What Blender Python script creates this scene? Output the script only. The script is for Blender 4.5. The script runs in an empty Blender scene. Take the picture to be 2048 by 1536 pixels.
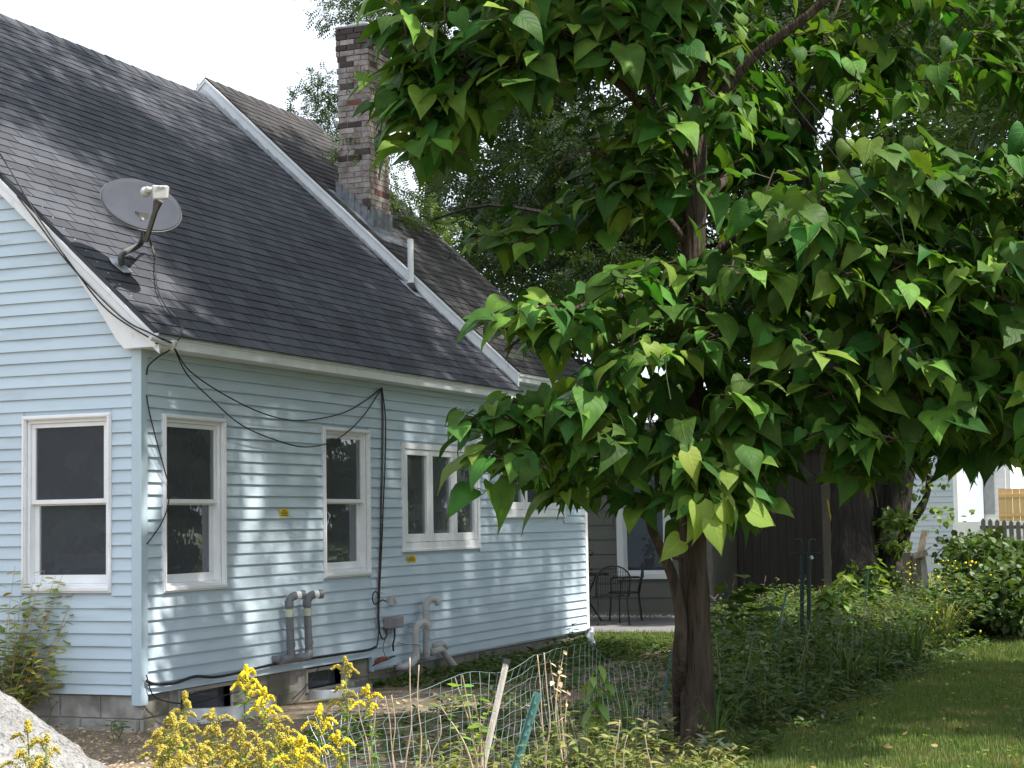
import bpy, bmesh, math, random
import numpy as np
from mathutils import Vector, Matrix, noise

random.seed(7); np.random.seed(7)
rnd = random.random
def U(a, b): return a + (b - a) * rnd()

sc = bpy.context.scene
COL = sc.collection

# ------------------------------------------------------------------ camera
F, YAW, PIT, ROLL = 3569.9, 0.391875, 0.07686, -0.016945
CAM = Vector((-12.1935, -8.3022, 1.612))
fw = Vector((math.cos(PIT)*math.cos(YAW), math.cos(PIT)*math.sin(YAW), math.sin(PIT)))
rt0 = fw.cross(Vector((0, 0, 1))).normalized(); up0 = rt0.cross(fw)
RT = math.cos(ROLL)*rt0 + math.sin(ROLL)*up0
UP = -math.sin(ROLL)*rt0 + math.cos(ROLL)*up0
cd = bpy.data.cameras.new('camera'); cam = bpy.data.objects.new('camera', cd); COL.objects.link(cam)
cd.sensor_width = 36.0; cd.lens = F/2048*36.0; cd.clip_start = 0.1; cd.clip_end = 2000
m = Matrix((RT, UP, -fw)).transposed().to_4x4(); m.translation = CAM
cam.matrix_world = m
sc.camera = cam

# ------------------------------------------------------------------ sky and sun
SUN = Vector((0.02, -0.70, 1.0)).normalized()          # towards the sun
elev = math.asin(SUN.z)
w = bpy.data.worlds.new('World'); sc.world = w; w.use_nodes = True
nt = w.node_tree; nt.nodes.clear()
def nn(t, typ, **k):
    n = t.nodes.new(typ)
    for a, b in k.items(): setattr(n, a, b)
    return n
sky = nn(nt, 'ShaderNodeTexSky', sky_type='NISHITA', sun_disc=False)
sky.sun_elevation = elev
sky.sun_rotation = math.atan2(SUN.x, SUN.y)
sky.air_density = 1.0; sky.dust_density = 2.0
tc = nn(nt, 'ShaderNodeTexCoord')
cn = nn(nt, 'ShaderNodeTexNoise'); cn.inputs['Scale'].default_value = 2.2; cn.inputs['Detail'].default_value = 6
cr = nn(nt, 'ShaderNodeMapRange'); cr.inputs[1].default_value = 0.3; cr.inputs[2].default_value = 0.62
cr.inputs[3].default_value = 0.78; cr.inputs[4].default_value = 1.0
mx = nn(nt, 'ShaderNodeMix', data_type='RGBA'); mx.inputs[7].default_value = (8.9, 9.7, 10.9, 1)
bg = nn(nt, 'ShaderNodeBackground'); bg.inputs[1].default_value = 0.083
wo = nn(nt, 'ShaderNodeOutputWorld')
L = nt.links.new
L(tc.outputs['Generated'], cn.inputs['Vector']); L(cn.outputs['Fac'], cr.inputs[0]); L(cr.outputs[0], mx.inputs[0])
L(sky.outputs[0], mx.inputs[6]); L(mx.outputs[2], bg.inputs[0]); L(bg.outputs[0], wo.inputs[0])
sl = bpy.data.lights.new('sun', 'SUN'); sl.energy = 5.0; sl.angle = math.radians(0.9); sl.color = (1.0, 0.955, 0.88)
so = bpy.data.objects.new('sun', sl); COL.objects.link(so)
so.rotation_euler = SUN.to_track_quat('Z', 'Y').to_euler(); so.location = SUN*60
sc.view_settings.view_transform = 'Standard'; sc.view_settings.look = 'None'
sc.view_settings.exposure = 1.0; sc.view_settings.gamma = 1.0
sc.view_settings.use_curve_mapping = False
sc.render.engine = 'CYCLES'
sc.render.resolution_x = 1024; sc.render.resolution_y = 768
sc.cycles.max_bounces = 4; sc.cycles.diffuse_bounces = 3; sc.cycles.glossy_bounces = 2; sc.cycles.transmission_bounces = 3; sc.cycles.transparent_max_bounces = 8

# ------------------------------------------------------------------ pixel helpers (2048 x 1536 picture)
def ray(x, y): return fw + RT*((x-1024)/F) - UP*((y-768)/F)
def at(x, y, d): return CAM + ray(x, y)*d
def hit(x, y, n, c):
    d = ray(x, y); n = Vector(n); return CAM + d*((c - n.dot(CAM))/n.dot(d))
def wallp(x, y, o=0.0): return hit(x, y, (0, 1, 0), -o)
def gabp(x, y, o=0.0): return hit(x, y, (1, 0, 0), -o)
def gnd(x, y, z=0.0): return hit(x, y, (0, 0, 1), z)
def px(P):
    d = Vector(P) - CAM; z = d.dot(fw); return 1024 + F*d.dot(RT)/z, 768 - F*d.dot(UP)/z, z

# ------------------------------------------------------------------ mesh helpers
class MB:
    def __init__(s): s.v = []; s.f = []
    def add(s, vs, fs):
        o = len(s.v); s.v += [tuple(v) for v in vs]; s.f += [tuple(i+o for i in f) for f in fs]; return s
    def box(s, x0, x1, y0, y1, z0, z1, T=None):
        vs = [(x, y, z) for z in (z0, z1) for y in (y0, y1) for x in (x0, x1)]
        if T: vs = [T(*v) for v in vs]
        return s.add(vs, [(0, 2, 3, 1), (4, 5, 7, 6), (0, 1, 5, 4), (2, 6, 7, 3), (0, 4, 6, 2), (1, 3, 7, 5)])
    def prism(s, prof, a0, a1, T):
        n = len(prof)
        vs = [T(a0, p, q) for p, q in prof] + [T(a1, p, q) for p, q in prof]
        fs = [tuple(range(n))[::-1], tuple(range(n, 2*n))] + [(i, (i+1) % n, n+(i+1) % n, n+i) for i in range(n)]
        return s.add(vs, fs)
    def tube(s, pts, r, n=6, cap=True):
        pts = [Vector(p) for p in pts]; k = len(pts)
        rr = r if isinstance(r, (list, tuple)) else [r]*k
        t = (pts[1]-pts[0]).normalized()
        a = t.orthogonal().normalized()
        rings = []
        for i, p in enumerate(pts):
            if i < k-1 and i > 0: t = (pts[i+1]-pts[i-1]).normalized()
            elif i == k-1: t = (pts[i]-pts[i-1]).normalized()
            a = a - t*a.dot(t)
            a = a.normalized() if a.length > 1e-6 else t.orthogonal().normalized()
            b = t.cross(a)
            rings.append([p + (a*math.cos(q) + b*math.sin(q))*rr[i] for q in [2*math.pi*j/n for j in range(n)]])
        vs = [v for R in rings for v in R]
        fs = []
        for i in range(k-1):
            for j in range(n):
                fs.append((i*n+j, i*n+(j+1) % n, (i+1)*n+(j+1) % n, (i+1)*n+j))
        if cap: fs += [tuple(range(n))[::-1], tuple(range((k-1)*n, k*n))]
        return s.add(vs, fs)
    def mesh(s, name, recalc=True):
        me = bpy.data.meshes.new(name); me.from_pydata(s.v, [], s.f); 
        if recalc:
            bm = bmesh.new(); bm.from_mesh(me); bmesh.ops.recalc_face_normals(bm, faces=bm.faces); bm.to_mesh(me); bm.free()
        return me
    def build(s, name, mat, parent=None, smooth=False, recalc=True, bevel=0):
        me = s.mesh(name, recalc); me.materials.append(mat)
        if smooth: me.polygons.foreach_set('use_smooth', [True]*len(me.polygons))
        o = bpy.data.objects.new(name, me); COL.objects.link(o)
        if parent: o.parent = parent
        if bevel:
            b = o.modifiers.new('bevel', 'BEVEL'); b.width = bevel; b.segments = 2; b.limit_method = 'ANGLE'
        return o

def curve(pts, n=8):
    """Catmull-Rom through points"""
    pts = [Vector(p) for p in pts]; P = [pts[0]*2-pts[1]] + pts + [pts[-1]*2-pts[-2]]
    out = []
    for i in range(1, len(P)-2):
        for j in range(n):
            t = j/n; a, b, c, d = P[i-1], P[i], P[i+1], P[i+2]
            out.append(0.5*((2*b) + (c-a)*t + (2*a-5*b+4*c-d)*t*t + (3*b-a-3*c+d)*t**3))
    out.append(pts[-1]); return out

def tag(o, label=None, cat=None, group=None, kind=None):
    if label: o['label'] = label
    if cat: o['category'] = cat
    if group: o['group'] = group
    if kind: o['kind'] = kind
    return o
def empty(name, loc, label, cat, group=None):
    o = bpy.data.objects.new(name, None); COL.objects.link(o); o.location = loc; o.empty_display_size = .2
    tag(o, label, cat, group); return o
def worldM(p):
    M = p.matrix_basis.copy()
    return worldM(p.parent) @ p.matrix_parent_inverse @ M if p.parent else M
def put(o, parent):
    """parent while keeping world geometry: children meshes are written in world space"""
    o.parent = parent; o.matrix_parent_inverse = worldM(parent).inverted(); return o
def part(mb, name, mat, parent, smooth=False, bevel=0, recalc=True):
    return put(mb.build(name, mat, None, smooth, recalc, bevel), parent)
def inst(name, me, M, parent):
    o = bpy.data.objects.new(name, me); COL.objects.link(o); o.matrix_basis = M
    return put(o, parent) if parent else o

# ------------------------------------------------------------------ materials
MATS = {}
def mat(name, c1, c2=None, scale=6.0, rough=.6, spec=.3, bump=0, bscale=40, detail=5, rand=0, island=False, trans=0, tcol=None, metal=0,
        stretch=None, bdist=.02, contrast=(.35, .65), c3=None, s3=60, f3=(.6, .7)):
    if name in MATS: return MATS[name]
    M = bpy.data.materials.new(name); M.use_nodes = True; t = M.node_tree; t.nodes.clear(); L = t.links.new
    out = nn(t, 'ShaderNodeOutputMaterial'); p = nn(t, 'ShaderNodeBsdfPrincipled')
    p.inputs['Roughness'].default_value = rough; p.inputs['Specular IOR Level'].default_value = spec; p.inputs['Metallic'].default_value = metal
    geo = nn(t, 'ShaderNodeNewGeometry'); vec = geo.outputs['Position']
    if stretch:
        mp = nn(t, 'ShaderNodeMapping'); mp.inputs['Scale'].default_value = stretch; L(vec, mp.inputs[0]); vec = mp.outputs[0]
    c2 = c2 or tuple(x*.8 for x in c1)
    nz = nn(t, 'ShaderNodeTexNoise'); nz.inputs['Scale'].default_value = scale; nz.inputs['Detail'].default_value = detail; L(vec, nz.inputs['Vector'])
    mr = nn(t, 'ShaderNodeMapRange'); mr.inputs[1].default_value = contrast[0]; mr.inputs[2].default_value = contrast[1]; L(nz.outputs['Fac'], mr.inputs[0])
    mix = nn(t, 'ShaderNodeMix', data_type='RGBA'); mix.inputs[6].default_value = (*c1, 1); mix.inputs[7].default_value = (*c2, 1); L(mr.outputs[0], mix.inputs[0])
    col = mix.outputs[2]
    if c3:
        n3 = nn(t, 'ShaderNodeTexNoise'); n3.inputs['Scale'].default_value = s3; n3.inputs['Detail'].default_value = 3; L(vec, n3.inputs['Vector'])
        m3 = nn(t, 'ShaderNodeMapRange'); m3.inputs[1].default_value = f3[0]; m3.inputs[2].default_value = f3[1]; L(n3.outputs['Fac'], m3.inputs[0])
        x3 = nn(t, 'ShaderNodeMix', data_type='RGBA'); x3.inputs[7].default_value = (*c3, 1); L(m3.outputs[0], x3.inputs[0]); L(col, x3.inputs[6]); col = x3.outputs[2]
    if rand:
        oi = nn(t, 'ShaderNodeObjectInfo')
        ad = nn(t, 'ShaderNodeMath', operation='ADD'); L(oi.outputs['Random'], ad.inputs[0]); L(geo.outputs['Random Per Island'], ad.inputs[1])
        fr = nn(t, 'ShaderNodeMath', operation='FRACT'); L(ad.outputs[0], fr.inputs[0])
        r2 = nn(t, 'ShaderNodeMapRange'); r2.inputs[3].default_value = 1-rand; r2.inputs[4].default_value = 1+rand; L(fr.outputs[0], r2.inputs[0])
        hs = nn(t, 'ShaderNodeHueSaturation'); L(r2.outputs[0], hs.inputs['Value']); L(col, hs.inputs['Color'])
        if trans:
            r3 = nn(t, 'ShaderNodeMapRange'); r3.inputs[3].default_value = .475; r3.inputs[4].default_value = .515
            wn = nn(t, 'ShaderNodeTexWhiteNoise', noise_dimensions='1D'); L(fr.outputs[0], wn.inputs['W']); L(wn.outputs['Value'], r3.inputs[0]); L(r3.outputs[0], hs.inputs['Hue'])
        col = hs.outputs[0]
    L(col, p.inputs['Base Color'])
    if bump:
        bn = nn(t, 'ShaderNodeTexNoise'); bn.inputs['Scale'].default_value = bscale; bn.inputs['Detail'].default_value = 6; L(vec, bn.inputs['Vector'])
        b = nn(t, 'ShaderNodeBump'); b.inputs['Strength'].default_value = bump; b.inputs['Distance'].default_value = bdist; L(bn.outputs['Fac'], b.inputs['Height']); L(b.outputs[0], p.inputs['Normal'])
    sh = p.outputs[0]
    if trans:
        tr = nn(t, 'ShaderNodeBsdfTranslucent'); tx = nn(t, 'ShaderNodeMix', data_type='RGBA', blend_type='MULTIPLY'); tx.inputs[0].default_value = 1
        tx.inputs[7].default_value = (*(tcol or (1.5, 1.6, .7)), 1); L(col, tx.inputs[6]); L(tx.outputs[2], tr.inputs[0])
        ms = nn(t, 'ShaderNodeMixShader'); ms.inputs[0].default_value = trans; L(sh, ms.inputs[1]); L(tr.outputs[0], ms.inputs[2]); sh = ms.outputs[0]
    L(sh, out.inputs[0]); MATS[name] = M
    return M

SIDING = mat('blue_vinyl', (.52, .62, .695), (.48, .58, .66), scale=1.3, rough=.42, spec=.35, rand=.025, bump=.04, bscale=90, stretch=(.6, .6, 4), c3=(.40, .465, .52), s3=2.2, f3=(.55, .8))
POST = mat('blue_trim', (.48, .59, .66), (.45, .56, .63), rough=.4)
WHITE = mat('white_trim', (.80, .815, .83), (.73, .745, .76), scale=5, rough=.45, c3=(.58, .59, .6), s3=9, f3=(.62, .8))
WINW = mat('window_vinyl', (.84, .85, .865), (.79, .80, .815), scale=8, rough=.4)
GREYT = mat('grey_track', (.33, .34, .35), (.28, .29, .3), rough=.5)
DARKIN = mat('unlit_room_dark', (.03, .03, .035), (.022, .022, .026), rough=.9)  # near-black surfaces stand in for the gloom of unlit rooms
CURT = mat('curtain', (.5, .48, .52), (.4, .38, .42), rough=.9)
SHING = mat('asphalt_shingle', (.069, .073, .087), (.052, .055, .067), scale=1.4, rough=.92, spec=.2, rand=.22, bump=.5, bscale=160, c3=(.13, .125, .12), s3=500, f3=(.55, .75))
SHING2 = mat('asphalt_shingle_old', (.062, .059, .06), (.046, .044, .046), scale=1.4, rough=.93, spec=.2, rand=.14, bump=.5, bscale=160, c3=(.12, .11, .1), s3=500, f3=(.55, .75))
BLOCK = mat('concrete_block', (.42, .405, .38), (.27, .255, .235), scale=7, rough=.9, spec=.2, bump=.35, bscale=120, rand=.07, c3=(.2, .19, .17), s3=3.5, f3=(.55, .75))
BLOCKD = mat('concrete_dark', (.25, .235, .2), (.17, .165, .13), scale=4, rough=.9, spec=.2, bump=.35, bscale=90, rand=.07, c3=(.12, .13, .08), s3=5, f3=(.55, .75))  # darker, greener mottling than the gable blocks
MORTAR = mat('mortar', (.36, .34, .31), (.26, .24, .22), scale=12, rough=.95, bump=.4)
METAL = mat('galvanised', (.5, .52, .54), (.38, .4, .42), scale=9, rough=.42, metal=.75, bump=.05)
LEAD = mat('lead_flashing', (.13, .145, .17), (.22, .235, .25), scale=14, rough=.6, metal=.2, bump=.2, bscale=50)
DGREY = mat('grey_pvc', (.17, .175, .19), (.14, .145, .155), scale=10, rough=.4, spec=.45)
BEIGE = mat('beige_pvc', (.52, .51, .49), (.44, .43, .41), scale=9, rough=.45, c3=(.36, .36, .34), s3=18, f3=(.58, .75))
BLACK = mat('black_cable', (.018, .017, .018), (.026, .024, .024), rough=.45)
BROWNC = mat('brown_cable', (.07, .045, .05), (.05, .035, .04), rough=.5)
IRON = mat('black_iron', (.02, .02, .022), (.03, .03, .03), rough=.5)
UBOX = mat('utility_grey', (.27, .265, .27), (.22, .215, .22), rough=.55)
DISHM = mat('dish_paint', (.052, .057, .07), (.044, .048, .06), scale=5, rough=.7, spec=.12)
LNBM = mat('lnb_plastic', (.52, .52, .50), (.46, .46, .44), rough=.45)
ARMM = mat('arm_metal', (.12, .12, .115), (.09, .09, .085), rough=.45, metal=.3)
YEL = mat('yellow_label', (.80, .58, .05), (.74, .52, .04), rough=.5)
INK = mat('dark_ink', (.05, .04, .02), (.04, .03, .02), rough=.6)
INKG = mat('grey_ink', (.2, .2, .2), (.17, .17, .17), rough=.6)
BARK = mat('catalpa_bark', (.10, .075, .058), (.045, .035, .028), scale=6, rough=.95, spec=.15, bump=1.0, bscale=12, bdist=.07, stretch=(3, 3, .4))
BARK2 = mat('old_bark', (.065, .056, .05), (.032, .028, .025), scale=4, rough=.95, spec=.15, bump=1.0, bscale=8, bdist=.09, stretch=(3, 3, .4))
TWIG = mat('twig', (.075, .055, .035), (.05, .038, .025), scale=20, rough=.9)
STRAW = mat('dry_stalk', (.50, .40, .29), (.36, .27, .19), scale=30, rough=.85, rand=.12)
STEMG = mat('green_stem', (.16, .22, .09), (.12, .17, .07), scale=30, rough=.7)
WOODP = mat('weathered_wood', (.30, .25, .19), (.19, .16, .12), scale=12, rough=.9, bump=.5, bscale=40, stretch=(5, 5, .6))
STAKE = mat('pale_stake', (.50, .47, .42), (.38, .35, .30), scale=14, rough=.85, bump=.3, stretch=(5, 5, .6))
GREENM = mat('green_post', (.05, .14, .12), (.035, .10, .085), scale=25, rough=.5, spec=.4, c3=(.2, .24, .22), s3=50, f3=(.62, .75))
WIREM = mat('fence_wire', (.36, .42, .44), (.22, .30, .31), scale=25, rough=.45, metal=.5)
ROCK = mat('rough_concrete', (.31, .305, .295), (.23, .225, .22), scale=5, rough=.95, spec=.15, bump=1.0, bscale=24, bdist=.06, c3=(.12, .118, .115), s3=42, f3=(.52, .66))
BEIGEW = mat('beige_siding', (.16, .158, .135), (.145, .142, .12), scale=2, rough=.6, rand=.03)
SHEDW = mat('shed_wall', (.10, .085, .075), (.08, .07, .062), scale=3, rough=.85, rand=.06, stretch=(6, 6, .6))
NBW = mat('neighbour_blue_grey', (.46, .50, .56), (.42, .46, .52), scale=2, rough=.5, rand=.03)
NWHITE = mat('neighbour_white', (.8, .8, .8), (.74, .74, .74), scale=2, rough=.5, rand=.03)
NEWW = mat('new_lumber', (.62, .42, .19), (.54, .35, .15), scale=6, rough=.7, rand=.06, stretch=(4, 4, .5))
OLDW = mat('old_picket', (.17, .155, .145), (.12, .11, .105), scale=8, rough=.9, rand=.1)
PATIO = mat('patio_concrete', (.19, .182, .18), (.15, .145, .142), scale=3, rough=.9, bump=.2, bscale=60)
GRAVEL = mat('pale_gravel', (.55, .52, .45), (.42, .39, .33), scale=20, rough=.9, rand=.25)
RED = mat('red_brick_bit', (.26, .07, .05), (.2, .06, .04), rough=.85, bump=.3)
MOUTHSHADE = mat('pipe_mouth_shade', (.02, .02, .022), (.03, .03, .03), rough=.7)  # black painted in for the shade inside pipe mouths

def glass_mat():
    M = bpy.data.materials.new('window_glass'); M.use_nodes = True; t = M.node_tree; t.nodes.clear(); L = t.links.new
    out = nn(t, 'ShaderNodeOutputMaterial'); tr = nn(t, 'ShaderNodeBsdfTransparent'); tr.inputs[0].default_value = (.62, .65, .66, 1)
    gl = nn(t, 'ShaderNodeBsdfGlossy'); gl.inputs['Roughness'].default_value = .015; gl.inputs['Color'].default_value = (.95, .97, 1, 1)
    geo = nn(t, 'ShaderNodeNewGeometry'); nz = nn(t, 'ShaderNodeTexNoise'); nz.inputs['Scale'].default_value = 5; L(geo.outputs['Position'], nz.inputs['Vector'])
    b = nn(t, 'ShaderNodeBump'); b.inputs['Strength'].default_value = .05; b.inputs['Distance'].default_value = .02; L(nz.outputs['Fac'], b.inputs['Height']); L(b.outputs[0], gl.inputs['Normal'])
    fr = nn(t, 'ShaderNodeFresnel'); fr.inputs[0].default_value = 1.6
    mr = nn(t, 'ShaderNodeMath', operation='MULTIPLY_ADD'); mr.inputs[1].default_value = 1.7; mr.inputs[2].default_value = .02; L(fr.outputs[0], mr.inputs[0])
    ms = nn(t, 'ShaderNodeMixShader'); L(mr.outputs[0], ms.inputs[0]); L(tr.outputs[0], ms.inputs[1]); L(gl.outputs[0], ms.inputs[2])
    df = nn(t, 'ShaderNodeBsdfDiffuse'); df.inputs[0].default_value = (.30, .32, .37, 1); m2 = nn(t, 'ShaderNodeMixShader'); m2.inputs[0].default_value = .17; L(ms.outputs[0], m2.inputs[1]); L(df.outputs[0], m2.inputs[2]); L(m2.outputs[0], out.inputs[0])  # grey-blue diffuse share painted in for pale reflections on the panes
    return M
GLASS = glass_mat()

def leaf_mat(name, c1, c2, trans=.35, rough=.42, vein=True, hue=(.47, .52), val=(.72, 1.3), tcol=(1.7, 1.75, .55), spec=.35, spots=False, patch=None):
    M = bpy.data.materials.new(name); M.use_nodes = True; t = M.node_tree; t.nodes.clear(); L = t.links.new
    out = nn(t, 'ShaderNodeOutputMaterial'); p = nn(t, 'ShaderNodeBsdfPrincipled'); p.inputs['Roughness'].default_value = rough; p.inputs['Specular IOR Level'].default_value = spec
    geo = nn(t, 'ShaderNodeNewGeometry'); oi = nn(t, 'ShaderNodeObjectInfo')
    ad = nn(t, 'ShaderNodeMath', operation='ADD'); L(oi.outputs['Random'], ad.inputs[0]); L(geo.outputs['Random Per Island'], ad.inputs[1])
    wn = nn(t, 'ShaderNodeTexWhiteNoise', noise_dimensions='1D'); L(ad.outputs[0], wn.inputs['W'])
    sp = nn(t, 'ShaderNodeSeparateColor'); L(wn.outputs['Color'], sp.inputs[0])
    mix = nn(t, 'ShaderNodeMix', data_type='RGBA'); mix.inputs[6].default_value = (*c1, 1); mix.inputs[7].default_value = (*c2, 1)
    pw = nn(t, 'ShaderNodeMath', operation='POWER'); pw.inputs[1].default_value = 2.2; L(sp.outputs[0], pw.inputs[0]); L(pw.outputs[0], mix.inputs[0])
    hs = nn(t, 'ShaderNodeHueSaturation'); L(mix.outputs[2], hs.inputs['Color'])
    h = nn(t, 'ShaderNodeMapRange'); h.inputs[3].default_value = hue[0]; h.inputs[4].default_value = hue[1]; L(sp.outputs[1], h.inputs[0]); L(h.outputs[0], hs.inputs['Hue'])
    v = nn(t, 'ShaderNodeMapRange'); v.inputs[3].default_value = val[0]; v.inputs[4].default_value = val[1]; L(sp.outputs[2], v.inputs[0]); L(v.outputs[0], hs.inputs['Value'])
    col = hs.outputs[0]
    if patch:
        pn = nn(t, 'ShaderNodeTexNoise'); pn.inputs['Scale'].default_value = patch[1]; pn.inputs['Detail'].default_value = 4; L(geo.outputs['Position'], pn.inputs['Vector'])
        pr = nn(t, 'ShaderNodeMapRange'); pr.inputs[1].default_value = patch[2]; pr.inputs[2].default_value = patch[3]; L(pn.outputs['Fac'], pr.inputs[0])
        pm = nn(t, 'ShaderNodeMix', data_type='RGBA'); pm.inputs[7].default_value = (*patch[0], 1); L(pr.outputs[0], pm.inputs[0]); L(col, pm.inputs[6]); col = pm.outputs[2]
    if spots:
        pn = nn(t, 'ShaderNodeTexNoise'); pn.inputs['Scale'].default_value = 9; pn.inputs['Detail'].default_value = 5; L(geo.outputs['Position'], pn.inputs['Vector'])
        pr = nn(t, 'ShaderNodeMapRange'); pr.inputs[1].default_value = .3; pr.inputs[2].default_value = .7; pr.inputs[3].default_value = .72; pr.inputs[4].default_value = 1.25; L(pn.outputs['Fac'], pr.inputs[0])
        h2 = nn(t, 'ShaderNodeHueSaturation'); L(col, h2.inputs['Color']); L(pr.outputs[0], h2.inputs['Value']); col = h2.outputs[0]
        pn = nn(t, 'ShaderNodeTexNoise'); pn.inputs['Scale'].default_value = 38; pn.inputs['Detail'].default_value = 2; L(geo.outputs['Position'], pn.inputs['Vector'])
        pr = nn(t, 'ShaderNodeMapRange'); pr.inputs[1].default_value = .70; pr.inputs[2].default_value = .76; L(pn.outputs['Fac'], pr.inputs[0])
        pm = nn(t, 'ShaderNodeMix', data_type='RGBA'); pm.inputs[7].default_value = (.16, .12, .04, 1); L(pr.outputs[0], pm.inputs[0]); L(col, pm.inputs[6]); col = pm.outputs[2]
    if vein:
        uv = nn(t, 'ShaderNodeUVMap'); uv.uv_map = 'UVMap'
        sx = nn(t, 'ShaderNodeSeparateXYZ'); L(uv.outputs[0], sx.inputs[0])
        ab = nn(t, 'ShaderNodeMath', operation='ABSOLUTE'); L(sx.outputs[1], ab.inputs[0])
        mid = nn(t, 'ShaderNodeMapRange'); mid.inputs[1].default_value = .02; mid.inputs[2].default_value = .09; mid.inputs[3].default_value = 1; mid.inputs[4].default_value = 0; L(ab.outputs[0], mid.inputs[0])
        s1 = nn(t, 'ShaderNodeMath', operation='MULTIPLY_ADD'); s1.inputs[1].default_value = -.30; L(ab.outputs[0], s1.inputs[0]); L(sx.outputs[0], s1.inputs[2])
        s2 = nn(t, 'ShaderNodeMath', operation='MULTIPLY'); s2.inputs[1].default_value = 6.5; L(s1.outputs[0], s2.inputs[0])
        s3 = nn(t, 'ShaderNodeMath', operation='PINGPONG'); s3.inputs[1].default_value = .5; L(s2.outputs[0], s3.inputs[0])
        s4 = nn(t, 'ShaderNodeMapRange'); s4.inputs[1].default_value = .0; s4.inputs[2].default_value = .10; s4.inputs[3].default_value = .75; s4.inputs[4].default_value = 0; L(s3.outputs[0], s4.inputs[0])
        mxv = nn(t, 'ShaderNodeMath', operation='MAXIMUM'); L(mid.outputs[0], mxv.inputs[0]); L(s4.outputs[0], mxv.inputs[1])
        vc = nn(t, 'ShaderNodeMix', data_type='RGBA'); sc1 = nn(t, 'ShaderNodeMath', operation='MULTIPLY'); sc1.inputs[1].default_value = .2; L(mxv.outputs[0], sc1.inputs[0]); L(sc1.outputs[0], vc.inputs[0])
        L(col, vc.inputs[6]); vc.inputs[7].default_value = (c1[0]*2.4, c1[1]*1.9, c1[2]*2.4, 1); col = vc.outputs[2]
        b = nn(t, 'ShaderNodeBump'); b.inputs['Strength'].default_value = .35; b.inputs['Distance'].default_value = .01; b.invert = True; L(mxv.outputs[0], b.inputs['Height']); L(b.outputs[0], p.inputs['Normal'])
    L(col, p.inputs['Base Color'])
    tr = nn(t, 'ShaderNodeBsdfTranslucent'); tx = nn(t, 'ShaderNodeMix', data_type='RGBA', blend_type='MULTIPLY'); tx.inputs[0].default_value = 1; tx.inputs[7].default_value = (*tcol, 1)
    L(col, tx.inputs[6]); L(tx.outputs[2], tr.inputs[0])
    ms = nn(t, 'ShaderNodeMixShader'); ms.inputs[0].default_value = trans; L(p.outputs[0], ms.inputs[1]); L(tr.outputs[0], ms.inputs[2]); L(ms.outputs[0], out.inputs[0])
    return M
CATL = leaf_mat('catalpa_leaf', (.034, .10, .016), (.135, .235, .034), rough=.55, spec=.14, tcol=(1.45, 1.6, .55), spots=True, val=(.55, 1.3), trans=.28)
SMALLL = leaf_mat('small_leaflet', (.032, .06, .02), (.055, .088, .026), vein=False, rough=.5, trans=.3)
MAPLEL = leaf_mat('maple_leaf', (.045, .085, .025), (.07, .12, .028), vein=False, rough=.5, trans=.3)
WEEDL = leaf_mat('weed_leaf', (.05, .10, .026), (.12, .15, .045), vein=False, rough=.55, trans=.3)
WEEDY = leaf_mat('yellowing_leaf', (.125, .165, .045), (.27, .25, .085), vein=False, rough=.6, trans=.3, hue=(.47, .51))
SAPL = leaf_mat('sapling_leaf', (.13, .24, .04), (.24, .32, .06), vein=False, rough=.5, trans=.35)
SHRL = leaf_mat('shrub_leaf', (.20, .30, .08), (.50, .36, .14), vein=False, rough=.55, trans=.3, hue=(.46, .52))
GRASSM = leaf_mat('grass_blade', (.08, .14, .03), (.16, .19, .06), vein=False, rough=.6, trans=.25, hue=(.48, .51), patch=((.21, .19, .085), 1.7, .52, .78))
FLOY = leaf_mat('goldenrod_bright', (.86, .72, .03), (.80, .60, .02), vein=False, rough=.7, trans=.2, tcol=(1.1, 1.05, .6), hue=(.49, .51), val=(.8, 1.15))
FLOO = leaf_mat('goldenrod_olive', (.56, .47, .07), (.42, .33, .08), vein=False, rough=.75, trans=.2, tcol=(1.1, 1.05, .6), hue=(.49, .51), val=(.75, 1.2))
HEDGEL = leaf_mat('hedge_leaf', (.045, .085, .02), (.08, .12, .03), vein=False, rough=.5, trans=.25)
LAMBL = leaf_mat('woolly_leaf', (.34, .40, .28), (.30, .36, .24), vein=False, rough=.9, trans=.15)
DEADL = leaf_mat('dead_leaf', (.40, .28, .17), (.52, .42, .28), vein=False, rough=.9, trans=.15)
IVYL = leaf_mat('vine_leaf', (.12, .20, .05), (.17, .24, .06), vein=False, rough=.5, trans=.3)

# ------------------------------------------------------------------ fast instanced geometry into one mesh
def raw_mesh(name, V, Fa, uv=None, smooth=True):
    """V (n,3), Fa (m,k) constant k"""
    me = bpy.data.meshes.new(name); n = len(V); mm, k = Fa.shape
    me.vertices.add(n); me.vertices.foreach_set('co', np.ascontiguousarray(V, dtype=np.float32).ravel())
    me.loops.add(mm*k); me.loops.foreach_set('vertex_index', np.ascontiguousarray(Fa, dtype=np.int32).ravel())
    me.polygons.add(mm); me.polygons.foreach_set('loop_start', np.arange(0, mm*k, k, dtype=np.int32))
    me.polygons.foreach_set('loop_total', np.full(mm, k, dtype=np.int32))
    if smooth: me.polygons.foreach_set('use_smooth', np.ones(mm, dtype=bool))
    me.update(calc_edges=True)
    if uv is not None:
        l = me.uv_layers.new(name='UVMap'); l.data.foreach_set('uv', np.ascontiguousarray(uv[Fa.ravel()], dtype=np.float32).ravel())
    return me
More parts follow.
